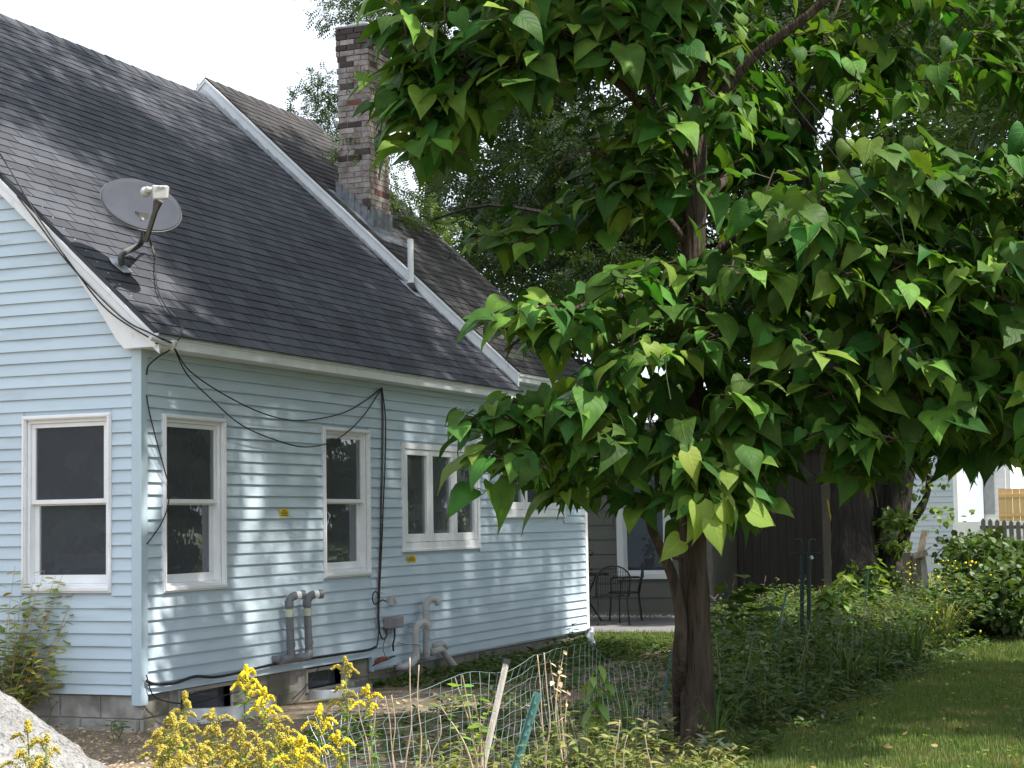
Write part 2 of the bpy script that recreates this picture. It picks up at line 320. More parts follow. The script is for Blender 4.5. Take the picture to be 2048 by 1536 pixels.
def scatter(tv, tf, R, T, S, tuv=None):
    """template verts (a,3) faces (b,k); R (N,3,3) columns are axes, T (N,3), S (N,) or (N,3)"""
    N = len(T); S = np.asarray(S, float)
    if S.ndim == 1: S = np.repeat(S[:, None], 3, 1)
    V = np.einsum('nij,naj->nai', R, tv[None]*S[:, None, :]) + T[:, None, :]
    Fa = tf[None] + (np.arange(N)*len(tv))[:, None, None]
    uv = np.tile(tuv, (N, 1)) if tuv is not None else None
    return V.reshape(-1, 3), Fa.reshape(-1, tf.shape[1]), uv
def frames(x, z):
    """x axis directions (N,3) and approx normals -> rotation matrices with columns x,y,z"""
    x = x/np.linalg.norm(x, axis=1, keepdims=True)
    z = z - x*(x*z).sum(1, keepdims=True); z /= (np.linalg.norm(z, axis=1, keepdims=True)+1e-9)
    y = np.cross(z, x); return np.stack([x, y, z], 2)
def stuffobj(name, V, Fa, m, parent=None, uv=None, smooth=True, kind=True):
    me = raw_mesh(name, V, Fa, uv, smooth); me.materials.append(m)
    o = bpy.data.objects.new(name, me); COL.objects.link(o)
    if parent: put(o, parent)
    if kind: o['kind'] = 'stuff'
    return o
def rdir(n): 
    v = np.random.normal(size=(n, 3)); return v/np.linalg.norm(v, axis=1, keepdims=True)
# simple leaf templates (x along the leaf, z normal)
DIA = (np.array([(0, 0, 0), (.45, .5, .04), (1, 0, -.08), (.45, -.5, .04)], float), np.array([(0, 1, 2, 3)]))
OVAL = (np.array([(0, 0, 0), (.25, .42, .03), (.65, .38, .0), (1, 0, -.10), (.65, -.38, 0), (.25, -.42, .03), (.3, 0, -.03), (.65, 0, -.05)], float),
        np.array([(0, 6, 1, 1), (1, 6, 7, 2), (2, 7, 3, 3), (3, 7, 4, 4), (4, 7, 6, 5), (5, 6, 0, 0)]))
OVAL = (OVAL[0], np.array([(0, 6, 1), (1, 6, 2), (6, 7, 2), (2, 7, 3), (3, 7, 4), (4, 7, 6), (4, 6, 5), (5, 6, 0)]))
LANCE = (np.array([(0, 0, 0), (.3, .5, .06), (.3, -.5, .06), (.65, .38, .0), (.65, -.38, 0), (1, 0, -.16)], float), np.array([(0, 2, 1), (1, 2, 4), (1, 4, 3), (3, 4, 5)]))
BLADE = (np.array([(0, -.5, 0), (0, .5, 0), (.5, .4, -.04), (.5, -.4, -.04), (1, 0, -.22)], float), np.array([(0, 1, 2), (0, 2, 3), (3, 2, 4)]))

# ================================================================== GROUND
def ground_mat():
    M = bpy.data.materials.new('ground'); M.use_nodes = True; t = M.node_tree; t.nodes.clear(); L = t.links.new
    out = nn(t, 'ShaderNodeOutputMaterial'); p = nn(t, 'ShaderNodeBsdfPrincipled'); p.inputs['Roughness'].default_value = .95; p.inputs['Specular IOR Level'].default_value = .15
    geo = nn(t, 'ShaderNodeNewGeometry'); sx = nn(t, 'ShaderNodeSeparateXYZ'); L(geo.outputs['Position'], sx.inputs[0])
    def noise_(s, d=5):
        n = nn(t, 'ShaderNodeTexNoise'); n.inputs['Scale'].default_value = s; n.inputs['Detail'].default_value = d; L(geo.outputs['Position'], n.inputs['Vector']); return n
    def ramp(src, a, b):
        r = nn(t, 'ShaderNodeMapRange'); r.inputs[1].default_value = a; r.inputs[2].default_value = b; L(src, r.inputs[0]); return r.outputs[0]
    def mixc(f, a, b):
        m = nn(t, 'ShaderNodeMix', data_type='RGBA'); L(f, m.inputs[0])
        for i, c in ((6, a), (7, b)):
            if isinstance(c, tuple): m.inputs[i].default_value = (*c, 1)
            else: L(c, m.inputs[i])
        return m.outputs[2]
    n1 = noise_(1.2); n2 = noise_(14); n3 = noise_(70, 3)
    grass = mixc(ramp(n2.outputs[0], .35, .65), (.085, .12, .035), (.16, .15, .07))
    soil = mixc(ramp(n2.outputs[0], .35, .65), (.17, .13, .095), (.27, .215, .16))
    soil = mixc(ramp(n3.outputs[0], .56, .68), soil, (.42, .34, .26))
    soil = mixc(ramp(n1.outputs[0], .5, .7), soil, (.10, .115, .045))
    # the bed lies between the house and the mown edge at y = -4.95
    ed = nn(t, 'ShaderNodeMath', operation='MULTIPLY_ADD'); ed.inputs[1].default_value = .7; L(n2.outputs[0], ed.inputs[0]); L(sx.outputs[1], ed.inputs[2])
    f = ramp(ed.outputs[0], -4.7, -4.5)
    g2 = ramp(sx.outputs[0], 9.3, 10.2)
    soil = mixc(g2, soil, grass)
    L(mixc(f, grass, soil), p.inputs['Base Color'])
    b = nn(t, 'ShaderNodeBump'); b.inputs['Strength'].default_value = .8; b.inputs['Distance'].default_value = .03; L(n3.outputs[0], b.inputs['Height']); L(b.outputs[0], p.inputs['Normal'])
    L(p.outputs[0], out.inputs[0]); return M
xs = np.concatenate([[-400, -120, -40], np.arange(-16, 30.1, .35), [45, 90, 180, 500]])
ys = np.concatenate([[-400, -120, -40], np.arange(-14, 12.1, .35), [25, 60, 150, 400]])
def gz(x, y):
    """gently uneven yard, flat under the house"""
    if y > -.1 and -.2 < x < 10.5: return -.03
    k = min(1, max(0, (-.1-y)/1.2)) if x > 0 else 1
    return .035*k*noise.noise(Vector((x*.6, y*.6, 3)))
V = []; Fq = []
for j, y in enumerate(ys):
    for i, x in enumerate(xs): V.append((x, y, gz(x, y)))
nx = len(xs)
for j in range(len(ys)-1):
    for i in range(nx-1): Fq.append((j*nx+i, j*nx+i+1, (j+1)*nx+i+1, (j+1)*nx+i))
g = stuffobj('ground', np.array(V), np.array(Fq), ground_mat(), kind=False); g['kind'] = 'structure'
mb = MB().box(11.6, 15.15, -.75, 4.5, -.05, .05)
tag(part(mb, 'patio', PATIO, None, bevel=.01) if False else mb.build('patio', PATIO, bevel=.01), kind='structure')

# ================================================================== BLUE HOUSE
C = .1016; TOP = 3.1
house = empty('blue_house', (5, 2, 0), 'pale blue clapboard house with grey shingle roof and white trim', 'house')
LW = lambda a, o, z: (a, -o, z)           # long wall: a along X, o outwards
GW = lambda a, o, z: (-o, a, z)           # gable wall: a along Y, o outwards
XL = 10.4; YG = 8.5
S1, E1Y, E1Z, R1Y = .915, -.27, 3.175, 4.22      # near roof
S2, E2Y, E2Z, R2Y = .9326, -.22, 3.41, 4.14      # rear roof
r1z = lambda y: E1Z + S1*(y - E1Y)
r2z = lambda y: E2Z + S2*(y - E2Y)
XR = 7.6                                           # rake of the rear roof

wins_long = [(.285, 1.255, 1.075, 2.55), (3.03, 4.01, 1.095, 2.56), (4.76, 6.79, 1.322, 2.462), (7.5, 9.56, 1.67, 2.385)]
wins_gab = [(.265, 1.15, 1.09, 2.555)]

def boards(T, a0, a1, zb, zt, wins, joints, limit=None, parent=house):
    """lapped siding boards, split where a window stands"""
    n = int(round((TOP - zb)/C))
    i = n
    while True:
        z0 = TOP - i*C
        z1 = z0 + C - .0006
        if z0 > zt: break
        z0c = max(z0, zb)
        seg = [(a0, a1)]
        if limit:
            l = limit(z0 + C*.5)
            if l[1]-l[0] < .05: break
            seg = [l]
        for (w0, w1, b0, b1) in wins:
            if z1 > b0 and z0c < b1:
                ns = []
                for s0, s1 in seg:
                    if w1 <= s0 or w0 >= s1: ns.append((s0, s1)); continue
                    if w0 - s0 > .01: ns.append((s0, w0))
                    if s1 - w1 > .01: ns.append((w1, s1))
                seg = ns
        ns = []
        for s0, s1 in seg:
            c = [s0] + sorted(j + U(-.4, .4) for j in joints if s0 + .6 < j + U(-.4, .4) < s1 - .6 and rnd() < .7) + [s1]
            ns += [(c[k], c[k+1]) for k in range(len(c)-1) if c[k+1] > c[k]]
        for k, (s0, s1) in enumerate(ns):
            zt_ = min(z1, zt)
            if zt_ - z0c < .012: continue
            j = U(-.0012, .0012); d = U(-.001, .0015)
            mb = MB().prism([(.002, z0c+j), (.0235+d, z0c+j), (.0225+d, z0c+j+.006), (.004, zt_+j), (.002, zt_+j)], s0, s1-.001, T)
            part(mb, 'siding_board', SIDING, parent)
        i -= 1
        if i < -80: break
boards(LW, .072, 4.03, TOP-27.8*C, 3.075, wins_long, [1.9, 2.9])
boards(LW, 4.032, XL-.075, TOP-29.1*C, 3.075, wins_long, [5.5, 7.1, 8.6])
boards(GW, .072, YG, TOP-27.8*C, 7.0, wins_gab, [2.4, 5.2], limit=lambda z: (.072, YG) if z < 3.16 else (max(.072, (z+.04-E1Z)/S1+E1Y), YG-max(0, (z-3.2)/S1)))

def panel(T, a0, a1, z0, z1, wins, name, m, depth=.02, parent=house):
    """sheathing with real openings: grid of boxes around the windows"""
    A = sorted({a0, a1, *[w[0]+.03 for w in wins], *[w[1]-.03 for w in wins]}); Z = sorted({z0, z1, *[w[2]+.03 for w in wins], *[w[3]-.03 for w in wins]})
    mb = MB()
    for i in range(len(A)-1):
        for j in range(len(Z)-1):
            ca, cz = (A[i]+A[i+1])/2, (Z[j]+Z[j+1])/2
            if any(w[0] < ca < w[1] and w[2] < cz < w[3] for w in wins): continue
            mb.box(A[i], A[i+1], -depth, 0, Z[j], Z[j+1], T)
    return part(mb, name, m, parent, recalc=True)
panel(LW, .02, 4.028, .272, 3.3, wins_long[:2], 'wall_sheathing', SIDING); panel(LW, 4.03, XL, .13, 3.3, wins_long[2:], 'wall_sheathing', SIDING)
panel(GW, .02, YG, .272, 3.2, wins_gab, 'wall_sheathing', SIDING)
mb = MB()   # gable triangle backing
mb.add([(.004, 0.05, 3.19), (.004, YG-.05, 3.19), (.004, R1Y, r1z(R1Y)-.12), (.03, 0.05, 3.19), (.03, YG-.05, 3.19), (.03, R1Y, r1z(R1Y)-.12)],
       [(0, 1, 2), (3, 5, 4), (0, 3, 4, 1), (1, 4, 5, 2), (2, 5, 3, 0)])
part(mb, 'wall_sheathing', SIDING, house)
# far end and back walls close the volume
part(MB().box(XL-.02, XL, .03, YG, .1, 3.4), 'rear_wall', SIDING, house)
part(MB().box(.05, XL-.03, YG-.02, YG, .1, 3.3), 'rear_wall', SIDING, house)
mb = MB().add([(XL, 0.02, 3.35), (XL, YG, 3.35), (XL, R2Y, r2z(R2Y)-.1), (XL-.03, .02, 3.35), (XL-.03, YG, 3.35), (XL-.03, R2Y, r2z(R2Y)-.1)],
       [(0, 1, 2), (3, 5, 4), (0, 3, 4, 1), (1, 4, 5, 2), (2, 5, 3, 0)])
part(mb, 'rear_wall', SIDING, house)

# corner posts
mb = MB().box(-.024, .072, -.024, .072, .19, 3.06)
o = part(mb, 'corner_post', POST, house, bevel=.006); o['label'] = 'smooth pale blue corner post'
o = part(MB().box(XL-.075, XL+.022, -.024, .02, .05, 3.25), 'corner_post', WHITE, house, bevel=.006); o['label'] = 'white far corner board'

# foundation of concrete blocks
def blocks(T, a0, a1, ztop, rows, m, holes=(), off=0.0):
    f = panel(lambda a, o, z: T(a, o-.034, z), a0+.037, a1, -.3, ztop, holes, 'foundation', MORTAR, depth=.106)
    z1 = ztop; r = 0
    for r in range(rows):
        z0 = z1 - .19; a = a0 - (.2 if r % 2 else 0) + off
        while a < a1:
            b0, b1 = max(a+.005, a0), min(a+.39, a1)
            if b1-b0 > .05 and not any(b1 > h0 and b0 < h1 and z0 < hz1 and z1 > hz0 for h0, h1, hz0, hz1 in holes):
                part(MB().box(b0, b1, -.05, -.022+U(-.002, .003), z0+.005, z1-.005, T), 'concrete_block', m, f, bevel=.006)
            a += .4
        z1 = z0
    return f
BW1 = (.58, 1.44, -.1, .26); BW2 = (2.75, 3.49, 0.03, .25)
blocks(GW, .0, 8.4, .268, 2, BLOCK)
blocks(LW, .0, 4.02, .268, 2, BLOCKD, holes=[BW1, BW2], off=.05)
blocks(LW, 4.03, XL, .126, 1, BLOCKD)
part(MB().box(4.028, 4.05, .0, .03, .126, .27, LW), 'siding_return', SIDING, house)

# ------------------------------------------------------------------ windows
def ring(mb, T, a0, a1, z0, z1, w, o0, o1, wb=None, wt=None):
    wb = wb or w; wt = wt or w
    mb.box(a0, a1, o0, o1, z0, z0+wb, T); mb.box(a0, a1, o0, o1, z1-wt, z1, T)
    mb.box(a0, a0+w, o0, o1, z0+wb+.0004, z1-wt-.0004, T); mb.box(a1-w, a1, o0, o1, z0+wb+.0004, z1-wt-.0004, T)
def room(*a): pass
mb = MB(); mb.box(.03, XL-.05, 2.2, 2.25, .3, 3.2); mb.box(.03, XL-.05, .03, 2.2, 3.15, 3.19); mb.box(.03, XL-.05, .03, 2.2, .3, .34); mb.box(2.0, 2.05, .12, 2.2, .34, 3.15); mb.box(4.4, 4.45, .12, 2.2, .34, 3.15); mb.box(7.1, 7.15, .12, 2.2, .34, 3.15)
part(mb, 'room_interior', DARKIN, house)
def double_hung(T, a0, a1, z0, z1, flip=False, casing=.038):
    wn = part(MB(), 'window', WINW, house) if False else None
    mb = MB(); ring(mb, T, a0, a1, z0, z1, casing, .003, .034, wb=.055)
    ring(mb, T, a0+.01, a1-.01, z0+.012, z1-.01, .02, .034, .045)
    win = part(mb, 'window', WINW, house, bevel=.003)
    i0, i1, j0, j1 = a0+casing, a1-casing, z0+.055, z1-casing
    mb = MB(); ring(mb, T, i0-.001, i1+.001, j0-.001, j1+.001, .028, -.11, .002, wb=.02); part(mb, 'frame', WINW, win, bevel=.002)
    zm = j0 + (j1-j0)*.505
    k0, k1 = i0+.028, i1-.028
    mb = MB(); ring(mb, T, k0, k1, zm-.018, j1-.028, .036, -.05, -.018); us = part(mb, 'sash', WINW, win, bevel=.002)
    part(MB().box(k0+.035, k1-.035, -.037, -.033, zm+.016, j1-.062, T), 'pane', GLASS, win)
    mb = MB(); ring(mb, T, k0, k1, j0+.02, zm+.014, .045, -.095, -.06, wb=.07); part(mb, 'sash', WINW, win, bevel=.002)
    part(MB().box(k0+.044, k1-.044, -.080, -.076, j0+.088, zm-.029, T), 'pane', GLASS, win)
    part(MB().prism([(-.11, j0), (.05, j0-.014), (.05, j0-.036), (-.11, j0-.03)], a0+.012, a1-.012, T), 'sill', WINW, win)
    part(MB().box((k0+k1)/2-.03, (k0+k1)/2+.03, -.06, -.048, zm+.0145, zm+.03, T), 'sash_lock', GREYT, win)
    room(T, a0, a1, z0, z1, win)
    return win
for wv in wins_long[:2]:
    w_ = double_hung(LW, *wv)
gwin = double_hung(GW, *wins_gab[0])
# curtains and blind edges behind the glass
def curtain(T, a0, a1, z0, z1, o, win, m=CURT, waves=3, amp=.02):
    n = 14; mb = MB(); vs = []
    for i in range(n+1):
        t = i/n; a = a0+(a1-a0)*t
        for z in (z0, z1): vs.append(T(a, -o-amp*math.sin(t*waves*6.28), z))
    mb.add(vs, [(2*i, 2*i+1, 2*i+3, 2*i+2) for i in range(n)]); part(mb, 'curtain', m, win, smooth=True, recalc=False)
curtain(GW, .33, .41, 1.8, 2.5, .16, gwin)
curtain(GW, .30, 1.1, 1.28, 1.40, .35, gwin, waves=6)
w2 = [c for c in house.children if c.name.startswith('window')][1]
curtain(LW, 3.38, 3.75, 1.1, 2.55, .3, w2, mat('drape', (.16, .17, .15), (.12, .13, .11), rough=.9), waves=4)

def casement(T, a0, a1, z0, z1, n, frame_m=WINW):
    mb = MB(); ring(mb, T, a0, a1, z0, z1, .06, .003, .036, wb=.085); win = part(mb, 'window', frame_m, house, bevel=.003)
    mb = MB(); mb.box(a0-.012, a1+.012, .0, .05, z0-.012, z0+.014, T); part(mb, 'sill', frame_m, win, bevel=.003)
    i0, i1 = a0+.06, a1-.06; wdt = (i1-i0)/n
    for k in range(n):
        b0, b1 = i0+k*wdt+.004, i0+(k+1)*wdt-.004
        mb = MB(); ring(mb, T, b0, b1, z0+.09, z1-.064, .075, -.04, .022, wb=.085, wt=.06); sash = part(mb, 'sash', frame_m, win, bevel=.004)
        part(MB().box(b0+.073, b1-.073, -.012, -.008, z0+.172, z1-.122, T), 'pane', GLASS, sash)
    part(MB().box(i0-.001, i1+.001, -.06, -.041, z0+.086, z0+.10, T), 'frame', frame_m, win)
    room(T, a0, a1, z0, z1, win)
    return win
casement(LW, *wins_long[2], 3)
casement(LW, *wins_long[3], 3)

# basement windows and their galvanised wells
for (a0, a1, b0, b1) in (BW1, BW2):
    mb = MB(); ring(mb, LW, a0, a1, b0, b1, .03, -.12, -.02); wn_ = part(mb, 'basement_window', STAKE, house)
    part(MB().box(a0+.03, a1-.03, -.10, -.095, b0+.03, b1-.03, LW), 'pane', GLASS, wn_)
    mb = MB(); mb.box(a0-.2, a1+.2, -.6, -.58, b0-.3, b1+.1, LW).box(a0-.2, a1+.2, -.58, -.15, b1+.1, b1+.12, LW); part(mb, 'room_interior', DARKIN, wn_)  # dark sheets in place of the unlit basement
def well(a0, a1, z1, dep):
    n = 14; vs = []; f = []
    for i in range(n+1):
        t = math.pi*i/n; a = (a0+a1)/2-(a1-a0)/2*math.cos(t); o = .03+dep*math.sin(t)**.8
        zt = z1
        for k, (oo, zz) in enumerate(((0, -.25), (0, zt-.012), (.012, zt), (.02, zt-.012), (.006, -.25))): vs.append((a, -(o+oo), zz))
    for i in range(n):
        for k in range(4): f.append((i*5+k, i*5+k+1, i*5+5+k+1, i*5+5+k))
    mb = MB(); mb.add(vs, f); return mb.build('window_well', METAL, smooth=True)
tag(well(.55, 1.75, .12, .38), 'curved galvanised window well before the basement window nearest the corner', 'window well')
tag(well(2.7, 3.62, .07, .33), 'low galvanised window well below the grey vent pipes', 'window well')

# ------------------------------------------------------------------ roofs
NS = Vector((0, -S1, 1)).normalized()
def roof(x0, x1, ey, ez, s, ry, th=.045, name='roof', m=SHING):
    z = lambda y: ez+s*(y-ey); mb = MB()
    by = 2*ry-ey
    e2 = ey+.03; pr = [(e2, z(e2)-.012), (ry, z(ry)-.012), (by, ez-.012), (by, ez-.012-th), (ry, z(ry)-.012-th*1.35), (e2, z(e2)-.012-th)]
    mb.prism(pr, x0, x1, lambda a, p, q: (a, p, q)); return part(mb, name, m, house)
roof1 = roof(-.13, XR+.05, E1Y, E1Z, S1, R1Y); roof1['label'] = 'near grey shingle roof slope'
roof2 = roof(XR-.0, 10.62, E2Y, E2Z, S2, R2Y, m=SHING2, th=.05); roof2['label'] = 'older brown grey roof slope behind the white rake board'
EXPO = .142; TAB = .305
def tab_mesh(wd):
    mb = MB(); h = EXPO+.012; e = .006
    # local: x along eave, y up slope, z normal; butt edge at y=0
    mb.add([(e, 0, 0), (wd-e, 0, 0), (wd-e, h, 0), (e, h, 0), (e, 0, .0095), (wd-e, 0, .0095), (wd-e, h, .0015), (e, h, .0015)],
           [(0, 3, 2, 1), (4, 5, 6, 7), (0, 1, 5, 4), (1, 2, 6, 5), (2, 3, 7, 6), (3, 0, 4, 7)])
    me = mb.mesh('shingle'); return me, mb
def shingle_field(rf, x0, x1, ey, ez, s, ry, m, nmax):
    ln = math.sqrt(1+s*s); u = Vector((0, 1/ln, s/ln)); n = Vector((0, -s/ln, 1/ln)); L_ = (ry-ey)*ln
    rows = int(L_/EXPO)+1; items = []
    for r in range(rows):
        d = r*EXPO - .02
        if d + EXPO > L_: pass
        a = x0 - (TAB/2 if r % 2 else 0) + U(-.02, .02)
        while a < x1 - .02:
            b0, b1 = max(a, x0), min(a+TAB, x1)
            if b1-b0 > .03:
                P = Vector((b0, ey, ez)) + u*d + n*(-.006 + U(0, .0022))
                items.append((P, b1-b0))
            a += TAB
    full = [it for it in items if abs(it[1]-TAB) < 1e-6]
    def vis(it):
        x, y, z = px(it[0]); return 0 if (-40 < x < 2048 and -20 < y < 1536) else 1
    full.sort(key=lambda it: (vis(it), (it[0]-CAM).length))
    keep = set(id(i) for i in full[:nmax])
    base, tb = tab_mesh(TAB); base.materials.append(m)
    M3 = Matrix((Vector((1, 0, 0)), u, n)).transposed()
    TV, TF, off = [], [], 0
    for it in items:
        jig = Matrix.Rotation(U(-.006, .006), 3, 'Z')
        MM = (M3 @ jig).to_4x4(); MM.translation = it[0]
        if id(it) in keep: inst('shingle', base, MM, rf)
        else:
            sx = it[1]/TAB
            for v in tb.v: TV.append(MM @ Vector((v[0]*sx, v[1], v[2])))
            TF += [tuple(k+off for k in f) for f in tb.f]; off += len(tb.v)
    if TV:
        mb = MB(); mb.v = [tuple(v) for v in TV]; mb.f = TF
        o = part(mb, 'shingles', m, rf, recalc=True); o['kind'] = 'stuff'
shingle_field(roof1, -.14, XR-.02, E1Y, E1Z, S1, R1Y, SHING, 300)
shingle_field(roof2, XR+.02, 10.62, E2Y, E2Z, S2, R2Y, SHING2, 0)
def ridge(x0, x1, ry, rz, s, m, rf):
    a = x0
    while a < x1-.05:
        mb = MB(); b = min(a+.3, x1); w_ = .15; t = U(0, .004)
        for sg in (-1, 1):
            mb.add([(a, ry, rz+.012+t), (b, ry, rz+.004), (b, ry+sg*w_, rz+.004-w_*s), (a, ry+sg*w_, rz+.014-w_*s+t),
                    (a, ry, rz-.0+t), (b, ry, rz-.006), (b, ry+sg*w_, rz-.008-w_*s), (a, ry+sg*w_, rz-.0-w_*s+t)],
                   [(0, 1, 2, 3), (4, 7, 6, 5), (0, 3, 7, 4), (1, 5, 6, 2), (2, 6, 7, 3)])
        part(mb, 'ridge_cap', m, rf); a += .28
ridge(-.14, XR, R1Y, r1z(R1Y), S1, SHING, roof1)
ridge(XR-.03, 10.62, R2Y, r2z(R2Y), S2, SHING2, roof2)

# white trim: fascia, soffit, rakes
fz0, fz1 = 3.055, 3.165
part(MB().prism([(.215, fz0), (.24, fz0), (.24, fz1-.035), (.262, fz1-.03), (.262, fz1), (.215, fz1)], -.135, XR-.08, LW), 'fascia', WHITE, house, bevel=.004)
part(MB().prism([(.255, fz1-.028), (.27, fz1-.02), (.27, fz1+.004), (.2625, fz1+.004)], -.14, XR+.04, LW), 'drip_edge', METAL, house)
part(MB().box(-.13, XR-.42, .0, .2148, fz0+.004, fz0+.02, LW), 'soffit', WHITE, house)
part(MB().prism([(.17, 3.29), (.205, 3.29), (.205, 3.35), (.222, 3.352), (.222, 3.40), (.17, 3.40)], XR+.03, 10.6, LW), 'fascia', WHITE, house, bevel=.004)
part(MB().box(XR, 10.58, .0, .1698, 3.295, 3.31, LW), 'soffit', WHITE, house)
# near rake board with the flared return at the eave
def rake_board(x0, x1, ey, ez, s, ry, drop, m, name, back=True, up=.0):
    z = lambda y: ez+s*(y-ey)+up
    pr = [(ey, z(ey)), (ry, z(ry)), (ry, z(ry)-drop*1.3), (ey, z(ey)-drop)]
    mb = MB().prism(pr, x0, x1, lambda a, p, q: (a, p, q)); o = part(mb, name, m, house, bevel=.003)
    if back:
        by = 2*ry-ey
        pr = [(ry, z(ry)), (by, z(ey)), (by, z(ey)-drop), (ry, z(ry)-drop*1.3)]
        part(MB().prism(pr, x0, x1, lambda a, p, q: (a, p, q)), name, m, house)
    return o
rake_board(-.120, -.098, E1Y+.012, E1Z-.064, S1, R1Y, .11, WHITE, 'rake_board')
rake_board(-.132, -.1205, E1Y+.002, E1Z-.058, S1, R1Y, .045, WHITE, 'rake_board')
pr = [(E1Y+.01, 3.058), (E1Y+.01, 3.12), (.62, r1z(.62)-.17), (.50, r1z(.50)-.27), (.30, r1z(.30)-.36), (.16, 3.13), (.09, 3.058)]
part(MB().prism(pr, -.0975, -.026, lambda a, p, q: (a, p, q)), 'eave_return', WHITE, house, bevel=.003)
mb = MB().prism([(.0, r1z(0)-.16), (R1Y, r1z(R1Y)-.16), (R1Y, r1z(R1Y)-.18), (.0, r1z(0)-.18)], -.0975, -.001, lambda a, p, q: (a, p, q))
part(mb, 'rake_soffit', WHITE, house)
# rear roof rake: broad white board over the near roof, with step flashing below it
def rr(y): return r2z(y)
o = rake_board(XR-.03, XR-.001, E2Y+.002, E2Z-.02, S2, R2Y, .165, WHITE, 'rake_board'); o['label'] = 'broad white rake board of the rear roof'
rake_board(XR-.045, XR-.0305, E2Y+.0, E2Z-.014, S2, R2Y, .035, WHITE, 'rake_board')
# closing wall between the two roofs
mb = MB().prism([(-.2, r1z(-.2)-.1), (R1Y, r1z(R1Y)-.1), (R2Y, r2z(R2Y)-.03), (-.2, r2z(-.2)-.03)], XR+.001, XR+.02, lambda a, p, q: (a, p, q)); part(mb, 'rear_wall', WHITE, house)
y = -.2
while y < R1Y-.1:
    ln = U(.13, .17)
    mb = MB().prism([(y, r1z(y)+.012), (y+.20, r1z(y+.20)+.014), (y+.20, r2z(y+.2)-.16), (y, r2z(y)-.17-U(0, .03))], XR-.032-U(0, .002), XR-.0305, lambda a, p, q: (a, p, q))
    part(mb, 'step_flashing', METAL, house); y += ln
# eave insulator knobs
for q in ((538, 722), (735, 750), (770, 758)):
    P = wallp(*q, .10); mb = MB()
    mb.tube([P+Vector((0, .10, 0)), P, P+Vector((0, -.004, 0))], [.012, .012, .011], 10)
    mb.tube([P+Vector((0, -.004, 0)), P+Vector((0, -.012, 0)), P+Vector((0, -.03, 0)), P+Vector((0, -.036, 0))], [.018, .026, .026, .016], 12)
    part(mb, 'insulator_knob', LNBM, house, smooth=True)

# chimney
def brick_mat():
    return mat('chimney_brick', (.30, .115, .075), (.20, .095, .075), scale=9, rough=.92, spec=.15, bump=.6, bscale=60, rand=.22, c3=(.45, .41, .38), s3=2.6, f3=(.42, .58), detail=7)
BR = brick_mat()
BRW = mat('limewashed_brick', (.40, .37, .355), (.26, .19, .17), scale=7, rough=.92, spec=.15, bump=.6, bscale=60, rand=.15, c3=(.11, .10, .10), s3=5, f3=(.60, .72))
BRD = mat('sooty_brick', (.075, .066, .066), (.105, .072, .066), scale=8, rough=.93, spec=.15, bump=.6, bscale=60, rand=.2)
CX0, CX1, CY0, CY1 = 7.86, 8.46, 1.90, 2.35
cz0, cz1 = r2z(CY0)-.1, 7.97
chim = part(MB().box(CX0+.012, CX1-.012, CY0+.012, CY1-.012, cz0-.3, cz1-.02), 'chimney', MORTAR, house); chim['label'] = 'tall old brick chimney with lime stains'
bh = .0625; nb = int((cz1-cz0)/.072); tops = []
for r in range(nb+1):
    z = cz1-.072*(r+1)
    grow = -.0 if r > 4 else .012
    x0, x1, y0, y1 = CX0-grow, CX1+grow, CY0-grow, CY1+grow
    def face(a0, a1, mk, stag):
        a = a0 - (.105 if stag else 0)
        while a < a1-.01:
            b0, b1 = max(a+.005, a0), min(a+.20, a1)
            if b1-b0 > .03:
                j = U(-.005, .006)
                mm = BR if rnd() < .09 else (BRD if ((r < 4 and rnd() < .65) or rnd() < .14) else BRW)
                q = mk(b0, b1, j); o = part(MB().box(*q, z+.004, z+.004+bh), 'brick', mm, chim)
            a += .21
    face(y0, y1, lambda b0, b1, j: (x0+j, x0+.05, b0, b1), r % 2)
    face(x0+.052, x1, lambda b0, b1, j: (b0, b1, y0+j, y0+.05), r % 2)
    if r % 2 == 0: pass
mb = MB(); mb.box(CX0-.02, CX1+.02, CY0-.02, CY1+.02, cz1, cz1+.035); part(mb, 'chimney_cap', MORTAR, chim, bevel=.012)
mb = MB()
cc = Vector(((CX0+CX1)/2-.05, (CY0+CY1)/2-.02, cz1+.03))
mb.tube([cc, cc+Vector((0, 0, .02)), cc+Vector((0, 0, .05)), cc+Vector((0, 0, .09)), cc+Vector((0, 0, .105))], [.15, .19, .19, .10, .02], 14); part(mb, 'flue_cover', METAL, chim, smooth=True)
# lead flashing at the foot of the chimney
for k in range(6):
    y = CY1+.02-k*.09
    part(MB().prism([(y, r2z(y)+.012), (y-.085, r2z(y-.085)+.012), (y-.085, r2z(y-.085)+.17+U(0, .06)), (y, r2z(y)+.16+U(-.02, .03))], CX0-.022-U(0, .004), CX0-.014, lambda a, p, q: (a, p, q)), 'lead_flashing', LEAD, chim)
for k in range(5):
    x = CX0+k*.12
    part(MB().box(x, x+.115, CY0-.022-U(0, .004), CY0-.014, r2z(CY0)-.005, r2z(CY0)+.22+U(-.02, .03)), 'lead_flashing', LEAD, chim)
mb = MB().prism([(CY1+.06, r2z(CY1+.06)+.016), (CY0-.22, r2z(CY0-.22)+.016), (CY0-.22, r2z(CY0-.22)+.008), (CY1+.06, r2z(CY1+.06)+.008)], CX0-.16, CX0-.005, lambda a, p, q: (a, p, q)); part(mb, 'lead_flashing', LEAD, chim)
mb = MB().prism([(CY0-.02, r2z(CY0-.02)+.018), (CY0-.26, r2z(CY0-.26)+.018), (CY0-.26, r2z(CY0-.26)+.009), (CY0-.02, r2z(CY0-.02)+.009)], CX0-.155, CX1+.08, lambda a, p, q: (a, p, q)); part(mb, 'lead_flashing', LEAD, chim)

